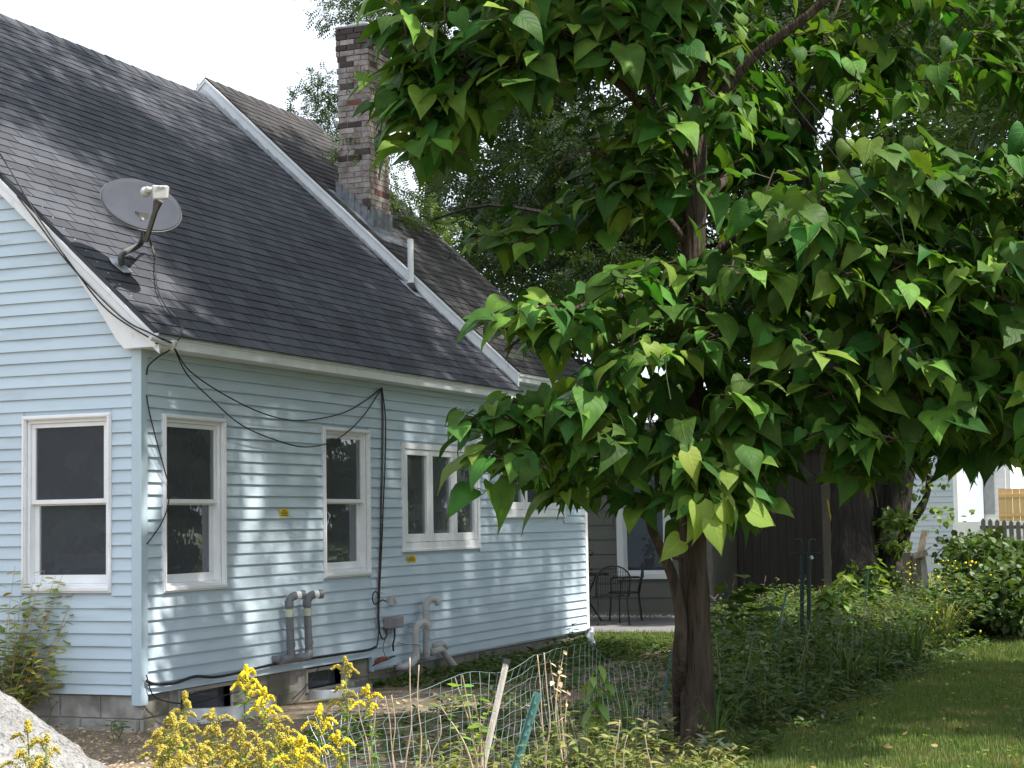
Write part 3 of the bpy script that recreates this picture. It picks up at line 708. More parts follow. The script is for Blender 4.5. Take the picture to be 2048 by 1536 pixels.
# vent pipe through the near roof
vp = hit(822, 578, (0, -S1, 1), E1Z - S1*E1Y)
ve = empty('vent_pipe', vp, 'white plastic vent pipe standing on the roof beside the rake board', 'pipe')
mb = MB().tube([vp+Vector((0, 0, -.05)), vp+Vector((0, 0, .62))], .038, 14); part(mb, 'pipe', WHITE, ve, smooth=False)
mb = MB().tube([vp+Vector((0, 0, -.04)), vp+Vector((0, 0, .02)), vp+Vector((0, 0, .075))], [.085, .06, .042], 14); part(mb, 'boot', IRON, ve, smooth=True)
u1 = Vector((0, 1, S1)).normalized()
mb = MB(); q = [vp+Vector((dx, 0, 0))+u1*dy+NS*.014 for dx, dy in ((-.13, -.17), (.11, -.2), (.10, .14), (-.12, .15))]; mb.add(q+[v-NS*.006 for v in q], [(0, 1, 2, 3), (4, 7, 6, 5), (0, 4, 5, 1), (1, 5, 6, 2), (2, 6, 7, 3), (3, 7, 4, 0)]); part(mb, 'flashing_plate', METAL, ve)

# ================================================================== THINGS ON THE HOUSE
RC = E1Z - S1*E1Y
def roofp(x, y): return hit(x, y, (0, -S1, 1), RC)
# satellite dish
db = roofp(240, 536)
dish = empty('satellite_dish', db, 'grey oval satellite dish on a bent mast near the roof edge', 'satellite dish')
N = Vector((-.42, -.66, .62)).normalized()
dd = (db-CAM).dot(fw)
dc = at(283, 410, dd-.32)
ax = N.cross(Vector((0, 0, 1))).normalized(); ay = N.cross(ax).normalized()
if ay.z < 0: ay = -ay
A, B = .345, .315; rings = 9; seg = 40
vs = [dc - N*.055]; fs = []
for r in range(1, rings+1):
    q = r/rings
    for k in range(seg):
        t = 2*math.pi*k/seg; vs.append(dc + ax*(A*q*math.cos(t)) + ay*(B*q*math.sin(t)) + N*(.055*(q*q-1)))
for k in range(seg): fs.append((0, 1+k, 1+(k+1) % seg))
for r in range(rings-1):
    for k in range(seg): fs.append((1+r*seg+k, 1+(r+1)*seg+k, 1+(r+1)*seg+(k+1) % seg, 1+r*seg+(k+1) % seg))
mb = MB().add(vs, fs); o = part(mb, 'reflector', DISHM, dish, smooth=True, recalc=False)
sd = o.modifiers.new('thick', 'SOLIDIFY'); sd.thickness = .012; sd.offset = -1
mb = MB(); mb.tube([dc + ax*(A*math.cos(t)) + ay*(B*math.sin(t)) - N*.006 for t in [2*math.pi*k/seg for k in range(seg+1)]], .007, 6); part(mb, 'rim', ARMM, dish, smooth=True)
bk = dc - N*.08 - ay*.05
elbow = roofp(262, 512) + NS*.16
mb = MB().tube(curve([db+NS*.03, db+NS*.10+u1*.06, elbow+N*-.02, bk-ay*.1, bk], 6), .026, 10); part(mb, 'mast', ARMM, dish, smooth=True)
mb = MB().tube([bk-ay*.04, bk+N*.05], [.07, .055], 12); part(mb, 'bracket', ARMM, dish)
lnb = at(322, 386, dd-.78); low = at(292, 482, dd-.46)
mid = low.lerp(lnb, .62)
mb = MB().tube([low-ay*.0, low.lerp(lnb, .3), mid, lnb.lerp(mid, .45)], [.022, .022, .023, .04], 4); part(mb, 'feed_arm', ARMM, dish)
mb = MB().tube([bk-ay*.18, low], .02, 8); part(mb, 'feed_arm', ARMM, dish)
# receiver head: a box facing the viewer with a horn towards the dish
R3 = Matrix((RT, (UP*.9+RT*.1).normalized(), RT.cross(UP))).transposed()
def lb(v): return lnb + R3 @ Vector(v)
mb = MB(); k = [(-.058, -.055, 0), (.058, -.05, 0), (.058, .058, 0), (-.075, .062, 0)]
mb.add([lb((x, y, .03)) for x, y, z in k]+[lb((x*.92, y*.92, -.05)) for x, y, z in k], [(0, 1, 2, 3), (4, 7, 6, 5), (0, 4, 5, 1), (1, 5, 6, 2), (2, 6, 7, 3), (3, 7, 4, 0)])
part(mb, 'receiver', LNBM, dish, bevel=.012)
hd = (dc - lnb).normalized()
hb = lb((-.07, .035, -.01)); mb = MB().tube([hb+R3 @ Vector((.05, 0, 0)), hb+R3 @ Vector((-.02, -.005, -.01)), hb+R3 @ Vector((-.045, -.01, -.02))], [.022, .02, .034], 14); part(mb, 'feed_horn', LNBM, dish, smooth=True)
h2 = hb+R3 @ Vector((-.055, -.018, -.025)); mb = MB().tube([h2-hd*.01, h2+hd*.03, h2+hd*.035], [.034, .043, .036], 18); part(mb, 'feed_horn', LNBM, dish, smooth=True)
tx = bpy.data.curves.new('lettering', 'FONT'); tx.body = 'dish'; tx.size = .042; tx.extrude = .0006; tx.align_x = 'CENTER'
to = bpy.data.objects.new('lettering', tx); COL.objects.link(to); Mt = R3.to_4x4(); Mt.translation = lb((-.0, .026, .0325)); to.matrix_basis = Mt
bpy.context.view_layer.update()
lm = bpy.data.meshes.new_from_object(to.evaluated_get(bpy.context.evaluated_depsgraph_get())); lm.materials.clear(); lm.materials.append(INKG)
bpy.data.objects.remove(to); inst('lettering', lm, Mt, dish)
q = [db+u1*a+Vector((b, 0, 0))+NS*.012 for a, b in ((-.10, -.06), (-.07, .09), (.0, .10), (.09, .03), (.10, -.07), (.02, -.11))]
mb = MB().add(q+[v+NS*.012 for v in q], [tuple(range(6))[::-1], tuple(range(6, 12))]+[(i, (i+1) % 6, 6+(i+1) % 6, 6+i) for i in range(6)]); part(mb, 'foot_plate', METAL, dish, bevel=.003)
mb = MB().tube(curve([bk-ay*.17, roofp(282, 506)+NS*.14, roofp(300, 518)+NS*.06, roofp(308, 524)+NS*.02], 5), .012, 8); part(mb, 'strut', ARMM, dish, smooth=True)

def cable(name, pts, r, m, label, cat='cable', n=8, group=None):
    mb = MB().tube(curve(pts, n), r, 6); o = mb.build(name, m, smooth=True); return tag(o, label, cat, group)
cable('cable', [roofp(308, 524)+NS*.03, roofp(307, 548)+NS*.03, roofp(313, 590)+NS*.03, roofp(335, 630)+NS*.03, roofp(358, 655)+NS*.03, wallp(362, 672, .30), wallp(345, 690, .27)], .006, BLACK, 'thin black lead running down the shingles from the dish')
# service bundle along the rake
ex = lambda x, y: gabp(x, y, .16)
cable('service_cable', [at(-60, 238, 14.2), ex(0, 308), ex(75, 432), ex(150, 540), ex(215, 620), ex(300, 676), wallp(338, 690, .30)], .0068, BLACK, 'upper of two black cables following the white rake down to the corner')
cable('service_cable', [at(-60, 268, 14.2), ex(0, 348), ex(60, 425), ex(140, 530), ex(240, 632), ex(300, 666), wallp(330, 680, .30), wallp(352, 690, .29)], .0068, BLACK, 'lower of two black cables following the white rake down to the corner')
brk = empty('cable_bracket', wallp(340, 688, .27), 'white cable bracket and insulator at the eave corner', 'bracket')
mb = MB().tube([wallp(300, 676, .26), wallp(338, 690, .29), wallp(352, 684, .29)], .018, 8); part(mb, 'arm', LNBM, brk)
mb = MB().tube([wallp(345, 680, .29), wallp(345, 688, .29), wallp(344, 700, .28)], [.02, .03, .018], 10); part(mb, 'insulator', LNBM, brk, smooth=True)
mb = MB().tube([wallp(326, 678, .28), wallp(322, 684, .27), wallp(312, 686, .26)], .012, 6); part(mb, 'clamp', IRON, brk)
cable('drop_cable', [wallp(348, 695, .27), wallp(380, 742, .2), wallp(450, 790, .14), wallp(530, 828, .09), wallp(600, 841, .06), wallp(680, 828, .05), wallp(730, 802, .04), wallp(763, 776, .03)], .0062, BLACK, 'upper drooping black cable across the long wall under the eave')
cable('drop_cable', [wallp(348, 695, .27), wallp(375, 750, .2), wallp(430, 805, .15), wallp(480, 848, .12), wallp(540, 876, .09), wallp(610, 894, .07), wallp(670, 880, .06), wallp(720, 840, .05), wallp(763, 778, .03)], .0062, BLACK, 'lower drooping black cable passing in front of the second window')
cable('corner_cable', [wallp(340, 700, .24), wallp(315, 715, .12), wallp(297, 732, .05), wallp(293, 750, .035)], .0065, BLACK, 'short black cable curling from the bracket to the corner post')
cable('loose_wire', [wallp(293, 790, .03), wallp(300, 830, .04), wallp(318, 900, .06), wallp(332, 950, .06), wallp(338, 975, .06), wallp(336, 1010, .05), wallp(322, 1048, .04), wallp(294, 1088, .03)], .0055, BLACK, 'thin loose wire hanging beside the corner window')
for k, (dx, lab, m_) in enumerate(((0, 'brown riser cable nearest the second window, running down the siding', BROWNC), (5, 'black riser cable down the siding, right of the brown ones', BLACK), (-2.5, 'thin brown riser cable wandering down the siding', BROWNC))):
    cable('riser_cable', [wallp(763+dx*.2, 775, .03), wallp(766+dx, 840, .03), wallp(765+dx, 930, .03), wallp(763+dx*.8, 1000, .03), wallp(761+dx*.5, 1090, .03), wallp(757+dx*.4, 1185, .035), wallp(756+dx*.3, 1240, .04), wallp(757, 1270, .045), wallp(753, 1295, .05)], .0065 if k < 2 else .004, m_, lab)
cable('base_cable', [wallp(753, 1293, .05), wallp(735, 1300, .05), wallp(680, 1308, .05), wallp(600, 1320, .05), wallp(540, 1330, .05), wallp(480, 1345, .055), wallp(430, 1354, .06), wallp(390, 1353, .05), wallp(350, 1366, .05), wallp(310, 1368, .05), wallp(293, 1362, .045)], .013, BLACK, 'thick black cable bundle along the bottom of the siding')
cable('base_cable', [wallp(293, 1350, .05), wallp(303, 1385, .05), wallp(318, 1398, .06), wallp(350, 1406, .09), wallp(390, 1406, .1), wallp(430, 1396, .08), wallp(470, 1385, .06), wallp(500, 1376, .04)], .006, BLACK, 'thin black wire sagging across the corner basement window')
cable('loose_wire', [wallp(638, 1335, .05), wallp(622, 1360, .07), wallp(600, 1385, .1), wallp(585, 1398, .12)], .005, BLACK, 'thin wire leading down to the ground by the middle basement window')

# yellow warning labels
for (x0, y0, x1, y1, lab) in ((555, 1018, 573, 1034, 'small yellow warning label between the two tall windows'), (811, 1111, 828, 1125, 'small yellow warning label below the triple window')):
    p0 = wallp(x0, y1); p1 = wallp(x1, y0)
    T_ = lambda a, o, z: (a, -o, z)
    mb = MB().box(p0.x, p1.x, .021, .0235, p0.z, p1.z, T_); s_ = tag(mb.build('warning_label', YEL), lab, 'label')
    for r in range(4):
        zc = p1.z - (p1.z-p0.z)*(.2+.2*r); a = p0.x+.02+(.03 if r == 0 else 0); e = p1.x-.02-(.03 if r == 0 else 0); mb = MB()
        while a < e:
            l = U(.008, .018); mb.box(a, min(a+l, e), .0236, .0242, zc-.005, zc+.005, T_); a += l+.005
        part(mb, 'print', INK, s_)

# grey plastic vent pair
def arc(c, u, v, r, a0, a1, n=7): return [c + u*(r*math.cos(a)) + v*(r*math.sin(a)) for a in [a0+(a1-a0)*i/n for i in range(n+1)]]
X_, Y_, Z_ = Vector((1, 0, 0)), Vector((0, 1, 0)), Vector((0, 0, 1))
gp = empty('grey_vent_pair', wallp(590, 1318, .1), 'two dark grey plastic vent pipes with elbows on the siding', 'pipe')
R_ = .036
def pipe_run(pts, r, m, parent, name='pipe'): return part(MB().tube(pts, r, 14), name, m, parent, smooth=False)
pA0, pA1 = wallp(582, 1305, .10), wallp(572, 1208, .10); pB0, pB1 = wallp(618, 1300, .10), wallp(610, 1206, .10)
for p0, p1, xd in ((pA0, pA1, 1), (pB0, pB1, 1)):
    p0 = p0.copy(); p1 = Vector((p0.x-.03, p0.y, p1.z))
    pipe_run([p0, p1], R_, DGREY, gp)
    for c_, h_ in ((p0+Z_*.07, .02), (p1-Z_*.0, .025)): pipe_run([c_-Z_*h_, c_+Z_*h_], R_*1.16, DGREY, gp, 'collar')
    part(MB().tube([p1-Z_*.12, p1-Z_*.05], R_*1.02, 14), 'sticker', mat('pale_sticker', (.5, .55, .42), (.42, .5, .36), rough=.5), gp)
    od = Vector((.75, -.65, .05)).normalized()
    el = [p1] + arc(p1+od*.07, -od, Z_, .07, 0, math.pi/2, 6) 
    part(MB().tube(el, R_*1.08, 14), 'elbow', DGREY, gp, smooth=True)
    t0 = p1+od*.07+Z_*.07
    part(MB().tube([t0, t0+od*.045], R_*1.04, 14), 'sleeve', WINW, gp)
    mb = MB().tube([t0+od*.045, t0+od*.085], R_*1.18, 14, cap=False); part(mb, 'outlet', DGREY, gp)
    part(MB().tube([t0+od*.05, t0+od*.055], R_*1.1, 14), 'outlet', MOUTHSHADE, gp)  # black disc stands in for the shaded inside of the pipe
lA = Vector((pA0.x-.19, pA0.y, pA0.z-.055)); lB = Vector((pB0.x-.05, pB0.y, pB0.z-.06))
part(MB().tube([lA, Vector((pA0.x+.02, pA0.y, lA.z)), lB], R_*1.15, 14), 'elbow', DGREY, gp)
part(MB().tube([lB, lB+X_*.045+Z_*.012, Vector((pB0.x, pB0.y, pB0.z))], R_*1.15, 14), 'elbow', DGREY, gp, smooth=True)
part(MB().tube([Vector((pA0.x, pA0.y, lA.z)), pA0+Z_*.02], R_*1.15, 14), 'elbow', DGREY, gp)
part(MB().tube([lA+X_*.02, lA+X_*.02+Y_*.11], R_*1.1, 14), 'elbow', DGREY, gp)

# beige plastic vents
bp = empty('beige_vent_group', wallp(850, 1310, .1), 'pale beige plastic vent pipes with hooked tops and a drain elbow', 'pipe')
R_ = .038
tall0 = wallp(853, 1308, .12); tallt = wallp(846, 1215, .12); sh0 = wallp(832, 1312, .13); sht = wallp(829, 1262, .13)
def hook(p0, zt, r, parent, back=True):
    p1 = Vector((p0.x, p0.y, zt)); d = Vector((.85, -.5, 0)).normalized()
    pts = [p0, p1] + arc(p1+d*.085, -d, Z_, .085, 0, math.pi*.92, 9)[1:] + []
    part(MB().tube(pts, r, 14, cap=False), 'pipe', BEIGE, parent, smooth=True)
    e = pts[-1]; t = (pts[-1]-pts[-2]).normalized(); part(MB().tube([e-t*.012, e-t*.01], r*.96, 14), 'outlet', MOUTHSHADE, parent)  # black disc painted as the shade in the open end
    part(MB().tube([p1-Z_*.03, p1+Z_*.015], r*1.12, 14), 'collar', BEIGE, parent)
hook(tall0, tallt.z, R_, bp); hook(sh0, sht.z, R_, bp)
for pq, z_ in ((tall0, tallt.z-.22), (sh0, sht.z-.14)):
    a = Vector((pq.x, pq.y, z_)); part(MB().tube([a+Vector((-.24, .1, .03)), a+Vector((-.2, .0, .02)), a+Vector((0, -.042, 0)), a+Vector((.045, 0, 0))], .007, 6), 'strap', METAL, bp)
part(MB().tube([sh0+Z_*.03, sh0+Vector((0, 0, -.02)), sh0+Vector((-.1, .01, -.08)), sh0+Vector((-.2, .05, -.10)), sh0+Vector((-.22, .13, -.10))], R_*1.1, 12), 'elbow', BEIGE, bp, smooth=True)
part(MB().tube([tall0+Z_*.02, tall0+Vector((.02, 0, -.03)), tall0+Vector((.03, .12, -.04))], R_*1.1, 12), 'elbow', BEIGE, bp, smooth=True)
d0 = wallp(862, 1305, .08)
for k, (dx, dz, oo) in enumerate(((0, 0, .0), (.16, .05, .06))):
    a = d0+Vector((dx, oo, dz)); part(MB().tube([a, a+Vector((.22, 0, .02))] + arc(a+Vector((.22, 0, -.14)), Z_, X_, .16, 0, .9, 4)[0:] + ([a+Vector((.45, -.05, -.16)), a+Vector((.55, -.06, -.24))] if k == 0 else []), R_, 12), 'drain_pipe', BEIGE, bp, smooth=True)

# utility box and telephone bits
ub = empty('utility_box', wallp(775, 1245, .05), 'small grey utility box with dangling wires beside the riser cables', 'utility box')
p0, p1 = wallp(763, 1258), wallp(791, 1232)
part(MB().box(p0.x, p1.x, .02, .10, p0.z, p1.z, LW), 'box', UBOX, ub, bevel=.012)
part(MB().box(p0.x+.03, p0.x+.13, .02, .06, p0.z-.06, p0.z-.001, LW), 'gland', UBOX, ub, bevel=.008)
cable_pts = lambda L_: [wallp(x, y, o) for x, y, o in L_]
part(MB().tube(curve(cable_pts([(773, 1258, .05), (773, 1272, .06), (766, 1278, .06), (760, 1266, .05), (758, 1240, .04)])), .008, 6), 'wire', BLACK, ub, smooth=True)
part(MB().tube(curve(cable_pts([(789, 1258, .05), (789, 1275, .06), (786, 1290, .06), (787, 1302, .05)])), .010, 6), 'wire', BLACK, ub, smooth=True)
part(MB().tube(curve(cable_pts([(770, 1278, .04), (766, 1295, .04), (770, 1310, .04), (775, 1318, .04)])), .004, 6), 'wire', BROWNC, ub, smooth=True)
tb = empty('junction_block', wallp(777, 1202, .04), 'little pale junction block with a cable loop above the grey utility box', 'junction box')
p0, p1 = wallp(772, 1211), wallp(781, 1195); part(MB().box(p0.x, p1.x, .02, .07, p0.z, p1.z, LW), 'box', LNBM, tb, bevel=.008)
cl = wallp(750, 1196, .04); part(MB().tube([cl+Vector((.075*math.cos(t), -.01*math.sin(t*.5), .065*math.sin(t))) for t in [6.283*i/20 for i in range(21)]], .007, 6), 'cable_loop', BLACK, tb, smooth=True)
part(MB().tube(curve(cable_pts([(762, 1184, .05), (778, 1188, .07), (792, 1200, .08), (797, 1211, .08)])), .005, 6), 'wire', WHITE, tb, smooth=True)
part(MB().tube(curve(cable_pts([(758, 1205, .05), (765, 1200, .05), (772, 1203, .05)])), .007, 6), 'wire', BLACK, tb, smooth=True)
vh = empty('valve', wallp(762, 1322, .05), 'small red valve handle low on the siding under the utility box', 'valve')
mb = MB().tube([wallp(752, 1326, .06), wallp(764, 1318, .07), wallp(774, 1318, .06)], [.018, .026, .016], 8); part(mb, 'handle', RED, vh, smooth=True)
mb = MB().tube(curve(cable_pts([(745, 1332, .03), (756, 1325, .05), (768, 1321, .05), (790, 1312, .04)])), .007, 6); part(mb, 'stem', IRON, vh)
# downspout shoe at the far corner
mb = MB().tube([Vector((10.33, -.06, .18)), Vector((10.33, -.08, .12)), gnd(1180, 1290)+Vector((0, 0, .1)), gnd(1186, 1298)+Vector((0, 0, .05))], .045, 8); tag(mb.build('drain_spout', METAL, smooth=True), 'short metal drain spout at the foot of the white far corner', 'downspout')

# ================================================================== BACKGROUND BUILDINGS
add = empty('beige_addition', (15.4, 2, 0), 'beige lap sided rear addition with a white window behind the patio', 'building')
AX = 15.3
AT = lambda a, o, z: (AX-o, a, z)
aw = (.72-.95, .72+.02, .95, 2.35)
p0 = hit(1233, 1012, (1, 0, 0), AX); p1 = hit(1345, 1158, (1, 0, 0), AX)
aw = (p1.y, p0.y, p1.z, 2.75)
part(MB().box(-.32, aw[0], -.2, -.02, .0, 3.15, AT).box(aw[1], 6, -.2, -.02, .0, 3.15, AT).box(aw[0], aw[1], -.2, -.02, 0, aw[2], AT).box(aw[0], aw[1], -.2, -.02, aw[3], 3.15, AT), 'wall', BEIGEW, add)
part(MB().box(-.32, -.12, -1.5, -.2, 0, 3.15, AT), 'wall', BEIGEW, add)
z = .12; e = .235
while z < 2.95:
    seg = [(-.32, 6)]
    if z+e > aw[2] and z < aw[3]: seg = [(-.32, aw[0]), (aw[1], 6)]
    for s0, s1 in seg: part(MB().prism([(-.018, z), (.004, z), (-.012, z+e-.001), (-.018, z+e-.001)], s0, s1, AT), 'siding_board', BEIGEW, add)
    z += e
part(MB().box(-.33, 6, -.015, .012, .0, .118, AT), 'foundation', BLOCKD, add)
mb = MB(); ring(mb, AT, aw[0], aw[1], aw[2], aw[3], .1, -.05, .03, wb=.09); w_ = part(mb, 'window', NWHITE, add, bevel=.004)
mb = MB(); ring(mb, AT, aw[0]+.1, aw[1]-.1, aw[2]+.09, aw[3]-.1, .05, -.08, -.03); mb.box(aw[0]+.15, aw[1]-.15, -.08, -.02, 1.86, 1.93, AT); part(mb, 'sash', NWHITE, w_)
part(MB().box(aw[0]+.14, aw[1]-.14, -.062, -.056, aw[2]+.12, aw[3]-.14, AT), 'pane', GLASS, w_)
part(MB().box(aw[0]-.1, aw[1]+.1, -.7, -.68, .3, 3.2, AT), 'room_interior', DARKIN, w_)  # dark sheet in place of the unlit room
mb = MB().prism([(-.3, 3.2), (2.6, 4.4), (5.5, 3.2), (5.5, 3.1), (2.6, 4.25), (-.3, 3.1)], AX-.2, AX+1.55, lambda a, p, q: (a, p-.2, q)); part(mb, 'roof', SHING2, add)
# gravel strip at its foot
mv = np.array([(1, 0, 0), (-1, 0, 0), (0, 1, 0), (0, -1, 0), (0, 0, .7), (0, 0, -.5)], float); mf = np.array([(0, 2, 4), (2, 1, 4), (1, 3, 4), (3, 0, 4), (2, 0, 5), (1, 2, 5), (3, 1, 5), (0, 3, 5)])
n = 520; T = np.stack([np.random.uniform(15.14, 15.3, n), np.random.uniform(-1, 3, n), np.random.uniform(.02, .06, n)], 1)
V, Fa, _ = scatter(mv, mf, frames(rdir(n), rdir(n)), T, np.random.uniform(.02, .045, n)); tag(stuffobj('gravel', V, Fa, GRAVEL), 'strip of pale gravel along the foot of the beige addition', 'gravel')

shed = empty('garden_shed', (17.2, -.6, 0), 'dark brown board shed wall in deep shade behind the garden', 'shed')
q0 = hit(1646, 1100, (1, 0, 0), 17.0); ST = lambda a, o, z: (17.0-o, a, z)
part(MB().box(q0.y+.02, 2.2, -2.2, -.02, 0, 2.75, ST), 'wall', SHEDW, shed)
a = q0.y
while a < 1.2:
    part(MB().box(a, a+.145, -.019, .0+U(0, .003), .03, 2.75, ST), 'board', SHEDW, shed); a += .15
part(MB().prism([(-2.4, 2.9), (.25, 2.78), (.25, 2.70), (-2.4, 2.82)], q0.y-.2, 2.4, lambda a, p, q: (17.0-p, a, q)), 'roof', SHING2, shed)
# ladder leaning on the shed
lad = empty('ladder', hit(1672, 1150, (1, 0, 0), 16.7), 'ladder with white and yellow rails leaning against the dark shed', 'ladder')
la0, la1 = hit(1655, 1000, (1, 0, 0), 16.75), hit(1684, 1150, (1, 0, 0), 16.2)
sd_ = Vector((0, -.34, 0))
part(MB().tube([la1, la1.lerp(la0, .6)], .018, 4), 'rail', NWHITE, lad); part(MB().tube([la1.lerp(la0, .61), la0], .018, 4), 'rail', YEL, lad)
part(MB().tube([la1+sd_*.35, la0+sd_*.35], .016, 4), 'rail', NWHITE, lad)
for k in range(6): part(MB().tube([la1.lerp(la0, .1+.15*k), la1.lerp(la0, .1+.15*k)+sd_*.35], .014, 6), 'rung', METAL, lad)

# neighbouring houses at the right
NX = 38.0
def far_house(name, label, x0, x1, ytop, X, m, expo, zbase=0, deep=6):
    a1 = hit(x0, 1000, (1, 0, 0), X).y; a0 = hit(x1, 1000, (1, 0, 0), X).y; zt = hit(x0, ytop, (1, 0, 0), X).z
    h = empty(name, (X, (a0+a1)/2, 0), label, 'house'); T = lambda a, o, z: (X-o, a, z)
    part(MB().box(a0, a1, -deep, -.02, zbase, zt, T), 'wall', m, h)
    z = .5
    while z < min(zt-.05, 6.5):
        part(MB().prism([(-.019, z), (.014, z), (.0, z+expo-.002), (-.019, z+expo-.002)], a0, a1, T), 'siding_board', m, h); z += expo
    return h, T, a0, a1, zt
h1, T1, a0, a1, zt = far_house('neighbour_house', 'blue grey lap sided house wall behind the old tree', 1690, 1907, 700, NX, NBW, .16)
part(MB().prism([(a0-.3, zt), ((a0+a1)/2, zt+2.2), (a1+3, zt)], -.5, 6.3, lambda a, p, q: (NX+a, p, q)), 'roof', SHING2, h1)
part(MB().box(a0-.12, a0+.0, -.02, .03, 0, zt, T1), 'corner_board', NWHITE, h1)
h2, T2, b0, b1, zt2 = far_house('white_house', 'bright white sunlit house at the right edge', 1909, 2012, 860, NX+6, NWHITE, .17)
part(MB().box(b0+.35, b0+.65, .0, .05, 1.6, 3.6, T2), 'window', GREYT, h2)
part(MB().box(b0-.16, b0-.02, -.02, .06, 0, zt2, T2), 'corner_board', NWHITE, h2)
part(MB().box(b1-.3, b1-.1, .015, .14, 0, zt2, T2), 'pillar', NWHITE, h2)
part(MB().prism([(b0-.3, zt2), ((b0+b1)/2, zt2+1.6), (b1+.3, zt2)], -.5, 6.3, lambda a, p, q: (NX+6+a, p, q)), 'roof', SHING2, h2)
# porch rail of the white house
fen = empty('wooden_fence', hit(2030, 1020, (1, 0, 0), NX+3), 'new tan wooden fence panels beside the white house', 'fence')
f1 = hit(1996, 978, (1, 0, 0), NX+3); f0 = hit(2075, 1100, (1, 0, 0), NX+3)
a = f1.y
while a > f0.y-1.2: part(MB().box(NX+3, NX+3.03, a-.19, a, 0, f1.z+U(-.01, .01)), 'board', NEWW, fen); a -= .2
for zz in (f1.z-.25, f1.z-.8): part(MB().box(NX+2.95, NX+2.999, f0.y-1.2, f1.y, zz, zz+.09), 'rail', NEWW, fen)
part(MB().box(NX+2.9, NX+2.949, f0.y-.3, f0.y-.2, 0, f1.z), 'post', NEWW, fen)
mb = MB().box(NX-4, NX-3.9, -9.2, hit(1905, 1030, (1, 0, 0), NX-4).y, 0, hit(1990, 1043, (1, 0, 0), NX-4).z); tag(mb.build('garden_wall', NWHITE), 'low white sunlit wall behind the grey picket fence', 'wall')
pic = empty('picket_fence', hit(2000, 1070, (1, 0, 0), 30), 'weathered grey picket fence in front of the low white wall', 'fence')
for k in range(9):
    P = hit(1966+k*14, 1036+k*1.0, (1, 0, 0), 30); zt = P.z
    part(MB().prism([(P.y-.05, 0), (P.y+.05, 0), (P.y+.05, zt-.06), (P.y, zt), (P.y-.05, zt-.06)], 30, 30.025, lambda a, p, q: (a, p, q)), 'picket', OLDW, pic)
p0, p1 = hit(1960, 1055, (1, 0, 0), 30.05), hit(2090, 1060, (1, 0, 0), 30.05)
for dz in (0, -.42): part(MB().box(30.03, 30.07, p1.y, p0.y, p0.z+dz-.04, p0.z+dz+.04), 'rail', OLDW, pic)

# ================================================================== PATIO FURNITURE
def chair(P, rz, label):
    c = empty('patio_chair', P, label, 'chair', 'black iron patio chairs'); Mz = Matrix.Rotation(rz, 3, 'Z')
    def q(x, y, z): return P + Mz @ Vector((x, y, z))
    for sx in (-1, 1):
        part(MB().tube([q(sx*.24, .24, 0), q(sx*.235, .22, .2), q(sx*.23, .21, .43)], .012, 6), 'leg', IRON, c)
        part(MB().tube([q(sx*.24, -.26, 0), q(sx*.225, -.22, .43)], .012, 6), 'leg', IRON, c)
        part(MB().tube(curve([q(sx*.25, .2, .43), q(sx*.27, .2, .64), q(sx*.27, 0, .66), q(sx*.25, -.25, .66)], 4), .011, 6), 'armrest', IRON, c, smooth=True)
    arch = [q(-.25, -.22, .42), q(-.26, -.27, .65)] + [q(-.26*math.cos(t), -.29, .68+.2*math.sin(t)) for t in [math.pi*i/10 for i in range(11)]] + [q(.26, -.27, .65), q(.25, -.22, .42)]
    part(MB().tube(arch, .014, 6), 'backrest_frame', IRON, c, smooth=True)
    mb = MB()
    for i in range(-6, 7): x = i*.038; mb.tube([q(x, -.235, .44), q(x, -.285, .68+.18*math.sqrt(max(0, 1-(x/.26)**2)))], .0045, 4)
    for i in range(8): mb.tube([q(-.24, -.24-.006*i, .47+.045*i), q(.24, -.24-.006*i, .47+.045*i)], .0035, 4)
    part(mb, 'back_mesh', IRON, c)
    part(MB().tube([q(.24*math.cos(t), .0+.24*math.sin(t), .43) for t in [6.283*i/20 for i in range(21)]], .012, 6).add([q(-.22, -.22, .428), q(.22, -.22, .428), q(.22, .22, .428), q(-.22, .22, .428), q(-.22, -.22, .434), q(.22, -.22, .434), q(.22, .22, .434), q(-.22, .22, .434)], [(3, 2, 1, 0), (4, 5, 6, 7), (0, 1, 5, 4), (1, 2, 6, 5), (2, 3, 7, 6), (3, 0, 4, 7)]), 'seat', IRON, c)
pz = Vector((0, 0, .05))
chair(Vector((gnd(1218, 1256).x, gnd(1218, 1256).y, .05)), -.95, 'black iron patio chair nearest the blue house corner')
chair(Vector((14.35, .83, .05)), .35, 'black iron patio chair half hidden behind the nearer one')
tabl = empty('patio_table', (13.9, 1.55, .05), 'dark patio table beside the corner of the blue house', 'table')
mb = MB().tube([Vector((13.9, 1.5, .76)), Vector((13.9, 1.5, .79))], .55, 24); part(mb, 'top', IRON, tabl)
for k in range(4):
    t = k*1.57+.4; part(MB().tube([Vector((13.9+.42*math.cos(t), 1.5+.42*math.sin(t), .05)), Vector((13.9+.2*math.cos(t), 1.5+.2*math.sin(t), .4)), Vector((13.9+.35*math.cos(t), 1.5+.35*math.sin(t), .77))], .014, 6), 'leg', IRON, tabl)
pot = empty('potted_plant', (13.75, 1.27, .8), 'small dark potted plant on the patio table', 'plant')
part(MB().tube([Vector((13.75, 1.27, .8)), Vector((13.75, 1.27, .95))], [.07, .1], 12), 'pot', RED, pot)
n = 90; T = np.array([(13.75, 1.27, .95)])+np.random.normal(size=(n, 3))*np.array([.05, .05, .12])+np.array([0, 0, .12]); V, Fa, _ = scatter(*DIA, frames(rdir(n)+np.array([0, 0, .6]), rdir(n)), T, np.random.uniform(.05, .1, n)[:, None]*np.array([[1, .5, 1]])); stuffobj('leaves', V, Fa, HEDGEL, pot)

